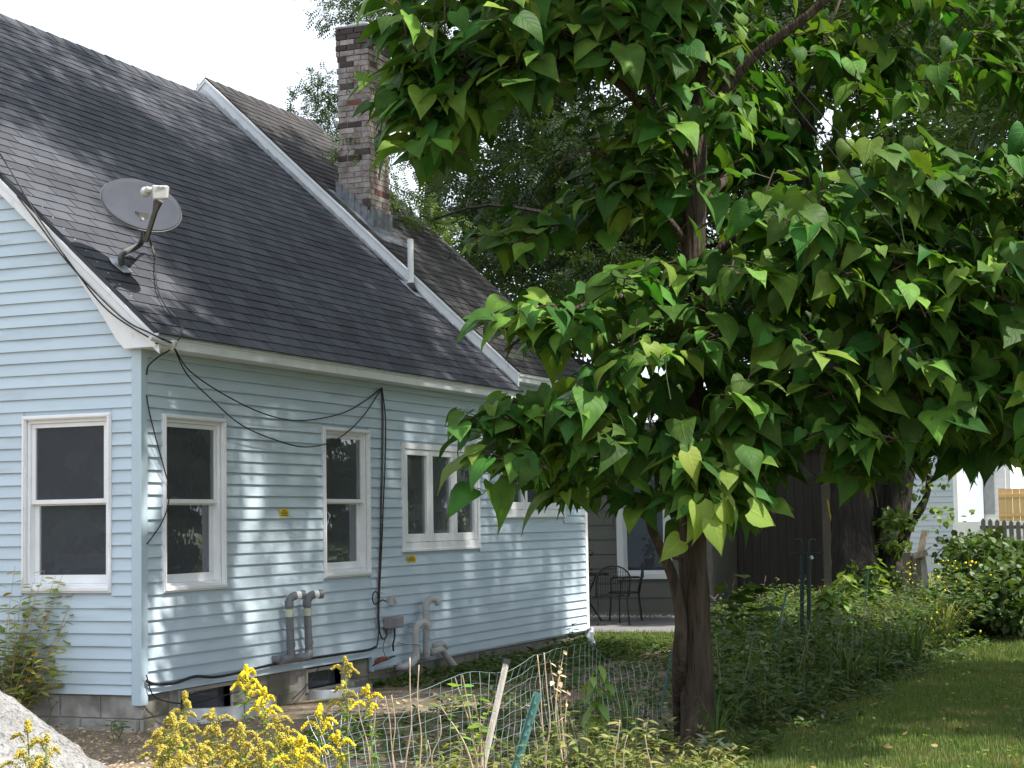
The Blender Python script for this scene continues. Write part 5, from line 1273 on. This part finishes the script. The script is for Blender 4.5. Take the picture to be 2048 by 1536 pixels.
part(MB().tube([at(1621, 1112, hd_-.02), at(1624, 1118, hd_-.02)], [.02, .02], 8), 'feeder', METAL, hk)
# broken wooden posts by the neighbour wall
bw = empty('broken_post', gnd(1835, 1222), 'broken weathered wooden posts nailed together beside the old tree', 'post'); bd = 30
part(MB().tube([at(1830, 1235, 26), at(1833, 1112, 26)], .11, 4), 'post', WOODP, bw)
part(MB().tube([at(1812, 1225, 26), at(1814, 1105, 26)], .08, 4), 'post', WOODP, bw)
part(MB().tube([at(1856, 1215, 25.8), at(1846, 1110, 25.9)], .05, 4), 'brace', STAKE, bw)
part(MB().tube([at(1838, 1118, 25.8), at(1850, 1062, 25.9)], .06, 4), 'brace', WOODP, bw)
part(MB().tube([at(1826, 1112, 25.7), at(1854, 1105, 25.7)], .06, 4), 'brace', WOODP, bw)
tag(MB().tube([gnd(1770, 1232)+Vector((0, 0, .05)), gnd(1795, 1226)+Vector((0, 0, .10))], [.14, .16], 10).build('terracotta_pot', RED, smooth=True), 'reddish pot lying in weeds at the old trunk foot', 'pot')
# overhead wires
cable('overhead_wire', [at(1300, -140, 9.5), at(1412, 0, 10), at(1600, 225, 10.8), at(1810, 490, 11.6), at(2010, 760, 12.6)], .0048, IRON, 'left of two thin overhead wires crossing the tree', 'wire', 6)
cable('overhead_wire', [at(1300, -150, 10), at(1437, 0, 10.5), at(1620, 205, 11.3), at(1842, 440, 12.2), at(2040, 640, 13)], .0044, IRON, 'right of two thin overhead wires crossing the tree', 'wire', 6)

# rough concrete lump at the lower left
def lump():
    bm = bmesh.new(); bmesh.ops.create_icosphere(bm, subdivisions=6, radius=1)
    c = at(-60, 1640, 8.8); c.z = .30; ridge_a = at(0, 1392, 8.8); ridge_b = at(240, 1545, 8.6)
    for v in bm.verts:
        n_ = v.co.normalized(); p = Vector((n_.x, n_.y, n_.z))
        m_ = max(abs(p.x), abs(p.y), abs(p.z)); q = p.lerp(p/m_, .45)
        r = 1+.10*noise.noise(p*1.7)+.05*noise.noise(p*5)+.03*noise.noise(p*12)+.03*abs(noise.noise(p*26))+.012*noise.noise(p*60)
        v.co = Vector((q.x*r*.62, q.y*r*.62, q.z*r*.44))
    me = bpy.data.meshes.new('concrete_lump'); bm.to_mesh(me); bm.free(); me.materials.append(ROCK)
    me.polygons.foreach_set('use_smooth', [True]*len(me.polygons))
    o = bpy.data.objects.new('concrete_lump', me); COL.objects.link(o)
    # long axis along the picture, sloping down to the right
    o.matrix_basis = Matrix.Translation(c) @ Matrix((RT, (fw-UP*fw.dot(UP)), UP)).transposed().to_4x4() @ Matrix.Rotation(math.radians(33), 4, 'Y')
    return tag(o, 'rough pale lump of broken concrete in the lower left foreground', 'rock')
lump()

# ---- plant builders -------------------------------------------------
def plant_leaves(name, T, X, Nn, S, m, parent, tmpl=LANCE, kind=True):
    V, Fa, _ = scatter(tmpl[0], tmpl[1], frames(np.array(X), np.array(Nn)), np.array(T), np.array(S)); return stuffobj(name, V, Fa, m, parent, kind=kind)
def goldenrod(base, top, olive, label, nbr=9, spread=.16, lean=None):
    g_ = empty('goldenrod', base, label, 'plant', 'goldenrod clumps in the foreground'); h = (top-base).length
    mid = base.lerp(top, .55)+Vector((U(-.03, .03), U(-.03, .03), 0)); st_ = curve([base, mid, top], 6)
    part(MB().tube(st_, np.linspace(.006, .003, len(st_)).tolist(), 5), 'stem', STEMG, g_)
    T, X, Nn, S = [], [], [], []
    for i in range(int(h*120)):
        t = U(.25, .86); P = st_[min(len(st_)-1, int(t*(len(st_)-1)))]; az = U(0, 6.28); d = Vector((math.cos(az), math.sin(az), U(-.15, .6)))
        T.append(P); X.append(d); Nn.append((0, 0, 1)); l = U(.06, .12)*(1.15-t*.6); S.append((l, l*.19, l))
    plant_leaves('leaves', T, X, Nn, S, SAPL, g_)
    # arching plumes, each a row of tiny florets
    T, X, Nn, S = [], [], [], []; pl = MB()
    for b in range(nbr):
        t = b/nbr; P = top+(base-top).normalized()*((1-t)*(.30 if olive else .17)*U(.85, 1.1)); az = b*2.4+U(-.3, .3); ln = spread*(.35+.75*(1-t))*U(.7, 1.2)
        d = Vector((math.cos(az), math.sin(az), 0)); e = P+d*ln+Vector((0, 0, .02+.02*rnd())); k = P+d*ln*.5+Vector((0, 0, .04+ln*.2))
        if b == nbr-1: e = P+Vector((0, 0, .05)); k = P+Vector((0, 0, .03))
        cc_ = curve([P, k, e], 5); pl.tube(cc_, .0018, 3)
        nf = int(130 if not olive else 170)
        for _ in range(nf):
            q = random.random()**.7; i_ = q*(len(cc_)-1); Q = cc_[int(i_)].lerp(cc_[min(len(cc_)-1, int(i_)+1)], i_-int(i_))
            w_ = (.012 if not olive else .014)*(1.15-q*.75); T.append(Q+Vector((U(-1, 1)*w_, U(-1, 1)*w_, U(0, 1.3)*w_))); X.append(rdir(1)[0]); Nn.append(rdir(1)[0]); l = U(.0035, .0075) if not olive else U(.003, .006); S.append((l, l, l))
    part(pl, 'plume_stalks', STEMG, g_, recalc=False)
    plant_leaves('flowers', T, X, Nn, S, FLOO if olive else FLOY, g_, tmpl=(mv, mf))
    return g_
def at_h(x, ytop, d):
    T_ = at(x, ytop, d); return Vector((T_.x+U(-.05, .05), T_.y+U(-.05, .05), 0)), T_
for x, y, d, ol, lab, nb_, sp in [
    (492, 1340, 9.6, False, 'tall bright yellow goldenrod before the corner basement window', 7, .12),
    (530, 1388, 9.5, False, 'bright yellow goldenrod just right of the tallest one', 8, .13),
    (690, 1322, 10.0, True, 'tall paler goldenrod standing at the left end of the fence', 9, .11),
    (735, 1378, 9.9, False, 'small bright goldenrod arching right at the wire fence', 5, .12),
    (640, 1418, 9.4, False, 'goldenrod with a drooping bright plume in the middle foreground', 6, .13),
    (675, 1468, 9.1, False, 'low bright goldenrod plume right of the yellow mass', 5, .11),
    (370, 1392, 9.2, True, 'olive goldenrod with two upright tips by the corner post', 10, .13),
    (345, 1440, 8.8, True, 'leftmost dense olive goldenrod in front of the foundation', 14, .17),
    (425, 1430, 9.0, True, 'broad olive goldenrod in the middle of the yellow mass', 14, .17),
    (480, 1460, 8.7, True, 'olive goldenrod below the tallest bright plume', 14, .17),
    (550, 1440, 9.1, True, 'olive goldenrod right of the mass centre', 12, .16),
    (600, 1485, 8.8, False, 'low yellow goldenrod at the bottom edge', 9, .14),
    (520, 1490, 8.6, True, 'lowest olive goldenrod at the bottom edge', 12, .16),
    (400, 1500, 8.5, True, 'olive goldenrod at the bottom left of the yellow mass', 12, .16),
    (320, 1475, 8.9, True, 'olive goldenrod nearest the foundation corner', 13, .16),
    (455, 1500, 8.9, True, 'olive goldenrod behind the lowest plumes', 13, .17),
    (575, 1465, 9.3, True, 'olive goldenrod between the bright plumes', 12, .16),
    (630, 1505, 8.9, True, 'rightmost low olive goldenrod at the bottom edge', 12, .15),
    (360, 1515, 8.4, True, 'lowest left olive goldenrod before the dirt', 12, .15),
    (55, 1450, 8.0, True, 'wispy goldenrod growing over the concrete lump', 9, .16),
    (95, 1475, 7.9, True, 'small wispy goldenrod right of the other on the concrete lump', 8, .13)]:
    b_, t_ = at_h(x, y, d); goldenrod(b_, t_, ol, lab, nb_, sp)

def leafy(name, label, cat_, base, stems, m, lsize, per, tmpl=OVAL, droop=.2, stem_m=STEMG, r=.005, ratio=.6, group=None, start=.3):
    """stems: list of tip points"""
    g_ = empty(name, base, label, cat_, group); T, X, Nn, S = [], [], [], []; sm = MB()
    for tip in stems:
        b = base+Vector((U(-.04, .04), U(-.04, .04), 0)); mid = b.lerp(tip, .5)+Vector((U(-.05, .05), U(-.05, .05), U(0, .05))); c_ = curve([b, mid, tip], 6); sm.tube(c_, np.linspace(r, r*.4, len(c_)).tolist(), 4)
        for j in range(per):
            t = start+(1-start)*(j+rnd())/per; i_ = t*(len(c_)-1.001); Q = c_[int(i_)].lerp(c_[int(i_)+1], i_-int(i_)); az = j*2.4+U(-.5, .5)
            d = Vector((math.cos(az), math.sin(az), U(.0, .6)-droop)); T.append(Q); X.append(d); Nn.append((U(-.4, .4), U(-.4, .4), 1)); l = U(*lsize); S.append((l, l*ratio, l))
    part(sm, 'stems', stem_m, g_, recalc=False); plant_leaves('leaves', T, X, Nn, S, m, g_, tmpl)
    return g_
def G0(P): return Vector((P.x, P.y, 0))
# sapling with rounded leaves in the middle of the fence
b_ = G0(at(955, 1500, 10.3))
leafy('sapling', 'young sapling with round bright leaves in the middle of the fence', 'plant', b_, [at(910, 1355, 10.3), at(925, 1350, 10.2), at(948, 1390, 10.3), at(960, 1440, 10.2), at(880, 1410, 10.1), at(985, 1400, 10.3), at(945, 1480, 10)], SAPL, (.05, .085), 7, stem_m=STRAW, r=.007, ratio=.75, start=.45)
b_ = G0(at(1195, 1520, 11.5))
leafy('drooping_weed', 'tall green weed with drooping pointed leaves left of the catalpa', 'plant', b_, [at(1200, 1320, 11.5), at(1185, 1345, 11.5), at(1215, 1360, 11.5)], IVYL, (.10, .16), 13, tmpl=LANCE, droop=1.1, ratio=.42)
b_ = G0(at(1125, 1500, 11.2))
leafy('dead_weed', 'dry weed with curled brown leaves at the fence corner', 'plant', b_, [at(1128, 1300, 11.4), at(1118, 1330, 11.4), at(1100, 1320, 11.3), at(1135, 1380, 11.3)], DEADL, (.03, .06), 8, stem_m=STRAW, r=.006, start=.6, droop=.8)
for k, (x, y, d) in enumerate([(1090, 1430, 10.5), (1160, 1440, 10.6), (1200, 1455, 10.7), (1260, 1450, 10.9), (1130, 1480, 10.2), (1300, 1480, 11), (1220, 1490, 10.4), (1060, 1490, 10.1)]):
    b_ = G0(at(x, y, d)); lab = ['yellow green leafy weed right of the green fence post', 'second yellow green weed from the green post', 'middle yellow green weed of the foreground clump', 'yellow green weed nearest the catalpa trunk', 'low yellow green weed below the green post', 'low weed at the foot of the catalpa', 'small yellow green weed at the bottom edge', 'pale weed between the stake and green post'][k]
    leafy('foreground_weed', lab, 'plant', b_, [at(x+U(-40, 40), y+U(-25, 25), d) for _ in range(5)], WEEDY, (.05, .10), 11, tmpl=LANCE, ratio=.34, droop=.25, group='yellow green weeds along the fence')
# bare dry stalks
stalks = [(820, 1315, 808), (838, 1330, 845), (752, 1400, 748), (770, 1392, 790), (783, 1390, 785), (690, 1380, 700), (715, 1385, 745), (855, 1480, 850), (880, 1430, 860), (915, 1470, 935), (985, 1440, 960), (1075, 1310, 1095), (1088, 1305, 1100), (640, 1470, 655), (1255, 1470, 1250), (1290, 1470, 1300), (1240, 1440, 1230)]
ds = MB()
ORD = ['first', 'second', 'third', 'fourth', 'fifth', 'sixth', 'seventh', 'eighth', 'ninth', 'tenth', 'eleventh', 'twelfth', 'thirteenth', 'fourteenth', 'fifteenth', 'sixteenth', 'seventeenth']
for k, (x, y, x2) in enumerate(sorted(stalks)):
    d = U(10, 10.9); t_ = at(x, y, d); b_ = at(x2, 1560, d); b_.z = 0; m_ = b_.lerp(t_, .5)+RT*U(-.03, .03)
    o = MB().tube(curve([b_, b_.lerp(t_, .25)+RT*U(-.02, .02), m_, b_.lerp(t_, .75)+RT*U(-.02, .02), t_], 4), [.0045]*9+[.0035]*8, 5).build('dry_stalk', STRAW, smooth=True); tag(o, ORD[k]+' bare pale dry stalk from the left along the wire fence', 'stalk', 'dry stalks by the fence')
# shrub at the gable
b_ = G0(at(10, 1400, 14.6))
tips = [at(U(-60, 140)-max(0, 1230-y_)*.1, y_, U(14.2, 15)) for y_ in [U(1150, 1370) for _ in range(50)]]+[at(x, y, 14.6) for x, y in ((125, 1150), (150, 1180), (165, 1200), (140, 1260), (120, 1330), (30, 1130), (90, 1140))]
leafy('shrub', 'yellowing shrub with thin bare twigs below the gable window', 'shrub', b_, tips, SHRL, (.07, .125), 15, stem_m=STRAW, r=.004, ratio=.55, droop=.35, start=.3)
b_ = G0(gnd(100, 1455)); leafy('seedling', 'tiny yellow green seedling against the foundation blocks', 'plant', b_, [at(96, 1395, 14.5), at(118, 1402, 14.5)], SAPL, (.05, .07), 2, start=.85)
b_ = G0(gnd(235, 1480)); leafy('seedling', 'small green seedling in the dirt below the corner post', 'plant', b_, [at(230, 1440, 13.5), at(245, 1445, 13.5), at(240, 1455, 13.4)], WEEDL, (.06, .09), 6, start=.4)
# plant at the far corner of the house
b_ = G0(gnd(1150, 1300)); leafy('corner_weed', 'dark weed leaning against the far white corner', 'plant', b_, [at(1145, 1245, 22.5), at(1138, 1260, 22.4), at(1160, 1270, 22.4)], HEDGEL, (.08, .13), 9, start=.3)
# woolly plant and grass tufts at the lawn edge
b_ = G0(gnd(1410, 1515)); leafy('lambs_ear', 'silvery woolly leaved plant at the lawn edge below the catalpa', 'plant', b_, [at(x, y, 12.0) for x, y in ((1395, 1490), (1415, 1475), (1430, 1490), (1445, 1500), (1385, 1500), (1420, 1505))], LAMBL, (.07, .11), 6, droop=-.1, ratio=.45, start=.2)
def tuft(label, base, n, h, m, sp=.35, w=.012):
    g_ = empty('grass_tuft', base, label, 'grass', 'grass tufts'); mb = MB()
    for _ in range(n):
        az = U(0, 6.28); l = h*U(.6, 1.1); d = Vector((math.cos(az), math.sin(az), 0)); s0 = base+d*U(0, .04); ww = w*U(.6, 1.2); sv = d.cross(Z_)
        pts = [s0, s0+d*l*sp*.35+Z_*l*.55, s0+d*l*sp*.9+Z_*l*.8, s0+d*l*sp*1.6+Z_*l*.68]
        vs = []
        for p, k in zip(pts, (1, 1, .7, .1)): vs += [p-sv*ww*.5*k, p+sv*ww*.5*k]
        mb.add(vs, [(0, 1, 3, 2), (2, 3, 5, 4), (4, 5, 7, 6)])
    part(mb, 'blades', m, g_, smooth=True, recalc=False)
tuft('long arching grass tuft at the foot of the catalpa', G0(gnd(1430, 1510)), 26, .5, WEEDL, .5)
tuft('pale strap leaved tuft at the far lawn edge', G0(gnd(1890, 1305)), 40, .75, WEEDY, .45, .02)
tuft('strap leaved tuft left of the pale one at the lawn edge', G0(gnd(1830, 1335)), 40, .65, WEEDL, .45, .02)
tuft('dark grass tuft between the hooks and the lawn', G0(gnd(1700, 1390)), 40, .6, WEEDL, .45, .016)
tuft('grass tuft left of the catalpa trunk in the bed', G0(gnd(1255, 1480)), 26, .45, IVYL, .3, .016)
# big leaved plant and climbing vines before the shed
b_ = G0(at(1480, 1240, 19)); leafy('broad_leaf_plant', 'dark broad leaved plant in front of the brown shed', 'plant', b_, [at(x, y, 19) for x, y in ((1450, 1160), (1490, 1150), (1510, 1165), (1470, 1190), (1440, 1190), (1520, 1200))], HEDGEL, (.22, .34), 4, start=.6, ratio=.7, droop=.3)
for k, (x, y0, y1, d, lab) in enumerate(((1650, 1165, 1300, 19.5, 'vine climbing a stick right of the shepherd hooks'), (1690, 1140, 1290, 21, 'second climbing vine in front of the ladder'), (1755, 1110, 1270, 23, 'tallest climbing vine at the old double trunk'))):
    b_ = G0(at(x, y1, d)); leafy('climbing_vine', lab, 'vine', b_, [at(x+U(-14, 14), y0+U(0, 20), d) for _ in range(4)], IVYL, (.13, .22), 22, start=.05, droop=.7, ratio=.6, group='climbing vines')
# yellow flowered bush and the hedge on the right
b_ = G0(gnd(1900, 1275)); tips = [at(U(1800, 1990), U(1120, 1270), U(19.5, 23)) for _ in range(80)]
yb = leafy('flowering_bush', 'airy green bush with tiny yellow flowers at the far lawn edge', 'bush', b_, tips, WEEDL, (.07, .14), 14, start=.2, ratio=.35, tmpl=LANCE)
n = 60; T = np.array([tuple(at(U(1810, 1985), U(1120, 1275), U(19.2, 22))) for _ in range(n)]); V, Fa, _ = scatter(mv, mf, frames(rdir(n), rdir(n)), T, np.random.uniform(.012, .022, n)); stuffobj('flowers', V, Fa, FLOY, yb)
b_ = G0(at(1855, 1260, 24)); leafy('pale_weed', 'weed with pale rounded leaves beside the broken post', 'plant', b_, [at(U(1860, 1910), U(1120, 1230), 23.5) for _ in range(9)], SAPL, (.14, .22), 6, start=.3, ratio=.8)
hg = empty('hedge', gnd(2010, 1235), 'dark dense hedge at the right below the picket fence', 'hedge')
cs = [at(U(1915, 2120), U(1095, 1225), U(23.5, 26.5)) for _ in range(62)]+[at(U(1960, 2120), U(1150, 1240), U(22, 24)) for _ in range(36)]
leaf_cloud('foliage', cs, .42, 120, (.07, .13), HEDGEL, hg, tmpl=OVAL)
branch_to([c for c in cs[::3]], [(G0(gnd(2010, 1235)), .04), (G0(gnd(1960, 1235)), .04), (G0(gnd(2080, 1235)), .04)], hg, name='stems')

# ---- undergrowth, ground cover and lawn (uncountable)
def weeds(n, fx, hrange, lrange, m, name, label, tmpl=LANCE, ratio=.32, per=16):
    T, X, Nn, S = [], [], [], []
    for _ in range(n):
        P = fx(); h = U(*hrange)*P[3]; ln = Vector((U(-.25, .25), U(-.25, .25), 1))
        for j in range(per):
            t = U(.08, 1); Q = Vector(P[:3])+ln*h*t; az = U(0, 6.28); T.append(Q+Vector((U(-.03, .03), U(-.03, .03), 0))); X.append((math.cos(az), math.sin(az), U(-.5, .7))); Nn.append((U(-.5, .5), U(-.5, .5), 1)); l = U(*lrange); S.append((l, l*ratio, l))
    V, Fa, _ = scatter(tmpl[0], tmpl[1], frames(np.array(X), np.array(Nn)), np.array(T), np.array(S)); return tag(stuffobj(name, V, Fa, m), label, 'undergrowth')
def bed_back():
    while True:
        X = U(.6, 13.5); Yy = U(-4.95, -2.0)
        if rnd() < (13.5-X)/30: continue
        if px((X, Yy, 0))[0] < 1425: continue
        e = min(1, (Yy+5.0)/.8); return (X, Yy+.08*noise.noise(Vector((X*2, 0, 0))), 0, .45+.55*e)
weeds(1700, bed_back, (.2, .62), (.07, .16), WEEDL, 'undergrowth', 'tangled green undergrowth filling the garden bed behind the lawn')
weeds(500, bed_back, (.3, .75), (.05, .11), HEDGEL, 'undergrowth', 'darker weeds mixed through the garden bed', OVAL, .5, 20)
weeds(260, bed_back, (.3, .8), (.04, .09), WEEDY, 'undergrowth', 'yellowing weeds sprinkled through the garden bed', LANCE, .3, 14)
def near_bed():
    return (U(-1.2, 9.5), U(-4.6, -1.7), 0, U(.4, 1))
weeds(1150, near_bed, (.04, .22), (.04, .09), WEEDL, 'ground_cover', 'low scattered weeds on the bare soil inside the fence', OVAL, .5, 8)
def wall_bed():
    X = 3.7+6.5*rnd()**.9; return (X, -U(.12, 1.5), 0, U(.5, 1)*(.6 if X < 4.3 else 1))
weeds(800, wall_bed, (.04, .17), (.04, .09), WEEDL, 'ground_cover', 'low green weeds along the foot of the long wall', OVAL, .55, 10)
def fore_bed():
    P = gpt(U(820, 1480), U(10.2, 12.4)); return (P.x, P.y, 0, U(.5, 1))
weeds(230, fore_bed, (.08, .30), (.05, .10), WEEDY, 'foreground_weeds', 'pale green and straw coloured weeds along the bottom edge', LANCE, .25, 12)
# fallen leaves and twigs near the corner
n = 1700; P_ = [gnd(U(100, 560), U(1440, 1560)) for _ in range(n)]; T = np.array([(p.x, p.y, .015+.01*rnd()) for p in P_]); nm = rdir(n)*.5+np.array([0, 0, 1]); V, Fa, _ = scatter(*OVAL, frames(rdir(n)*np.array([1, 1, .25]), nm), T, np.random.uniform(.012, .038, n)); tag(stuffobj('leaf_litter', V, Fa, DEADL), 'dry brown leaf litter on the dirt by the house corner', 'leaves')
n = 1500; P_ = [gpt(U(650, 1400), U(10.5, 17)) for _ in range(n)]; T = np.array([(p.x, p.y, .012+.01*rnd()) for p in P_]); nm = rdir(n)*.5+np.array([0, 0, 1]); V, Fa, _ = scatter(*OVAL, frames(rdir(n)*np.array([1, 1, .25]), nm), T, np.random.uniform(.02, .05, n)); tag(stuffobj('leaf_litter', V, Fa, DEADL), 'dry leaf litter scattered on the soil behind the fence', 'leaves')
# lawn
def lawn(n, gen, h, m, name, label, w=.006):
    T = gen(n); az = np.random.uniform(0, 6.283, n); t = np.random.uniform(.1, .7, n); X = np.stack([np.cos(az)*t, np.sin(az)*t, np.ones(n)], 1); Nn = np.stack([np.cos(az), np.sin(az), np.zeros(n)], 1)+rdir(n)*.3; l = np.random.uniform(h[0], h[1], n)
    V, Fa, _ = scatter(BLADE[0], BLADE[1], frames(X, Nn), T, np.stack([l, np.full(n, w)*np.random.uniform(.7, 1.5, n), l], 1)); return tag(stuffobj(name, V, Fa, m, smooth=False), label, 'grass')
def gen_front(n):
    X = np.random.uniform(-2.6, 5, n); Y = np.random.uniform(-7.6, -4.75, n)+.12*np.sin(X*3); return np.stack([X, Y, np.zeros(n)], 1)
def gen_far(n):
    X = 5+11*np.random.uniform(0, 1, n); Y = np.random.uniform(-7, -4.8, n)+.12*np.sin(X*3); return np.stack([X, Y, np.zeros(n)], 1)
lawn(105000, gen_front, (.03, .07), GRASSM, 'lawn_grass', 'mown lawn grass in the right foreground', .0075)
lawn(42000, gen_far, (.04, .08), GRASSM, 'lawn_grass', 'mown lawn grass further back by the hedge', .009)
def gen_pat(n): return np.stack([np.random.uniform(9.3, 12.3, n), np.random.uniform(-2.2, 1.0, n), np.zeros(n)], 1)
def gen_pat2(n):
    T = gen_pat(n); return T[~((T[:, 1] > .0) & (T[:, 0] < 10.45)) & ~((T[:, 0] > 11.58) & (T[:, 1] > -.77))]
def lawn2():
    T = gen_pat2(14000); n = len(T); lawn(n, lambda k: T, (.05, .11), GRASSM, 'lawn_grass', 'shaded grass between the blue house corner and the patio', .009)
lawn2()

n = 170; T = np.stack([np.random.uniform(-2.5, 9, n), np.random.uniform(-7.4, -4.8, n), np.random.uniform(.03, .07, n)], 1); nm = rdir(n)*.6+np.array([0, 0, 1]); V, Fa, _ = scatter(*OVAL, frames(rdir(n)*np.array([1, 1, .25]), nm), T, np.random.uniform(.03, .07, n)); tag(stuffobj('leaf_litter', V, Fa, leaf_mat('lawn_litter', (.20, .14, .06), (.26, .22, .09), vein=False, rough=.9, trans=.15)), 'fallen yellow brown leaves scattered over the lawn', 'leaves')
def edge_bed():
    X = U(-.8, 13); return (X, -4.95+.12*math.sin(X*3)-abs(random.gauss(0, .13)), 0, U(.3, 1))
weeds(520, edge_bed, (.05, .2), (.04, .09), WEEDL, 'ground_cover', 'ragged low weeds along the lawn edge', OVAL, .5, 8)
def clover():
    return (U(-2.5, 8), U(-7.4, -5), 0, 1)
weeds(420, clover, (.03, .06), (.02, .045), SAPL, 'clover', 'clover and small broad weeds in the lawn', OVAL, .8, 6)

# tall grass and dead stems through the bed
def gen_tall(n):
    T = np.array([bed_back()[:3] for _ in range(n)]); return T
lawn(2000, gen_tall, (.2, .65), WEEDL, 'tall_grass', 'long grass blades standing among the bed weeds', .014)
mb = MB()
for _ in range(60):
    P = Vector(bed_back()[:3]); h = U(.4, .8); d = Vector((U(-.25, .25), U(-.25, .25), 1)); mb.tube([P, P+d*h*.5+Vector((U(-.04, .04), U(-.04, .04), 0)), P+d*h], [.005, .004, .002], 4)
    for k in range(3):
        Q = P+d*h*U(.5, 1); mb.tube([Q, Q+Vector((U(-.12, .12), U(-.12, .12), U(.02, .12)))], .0022, 3)
o = mb.build('dead_stems', WOODP, recalc=False); tag(o, 'dry brown dead stems standing in the garden bed', 'stems', kind='stuff')
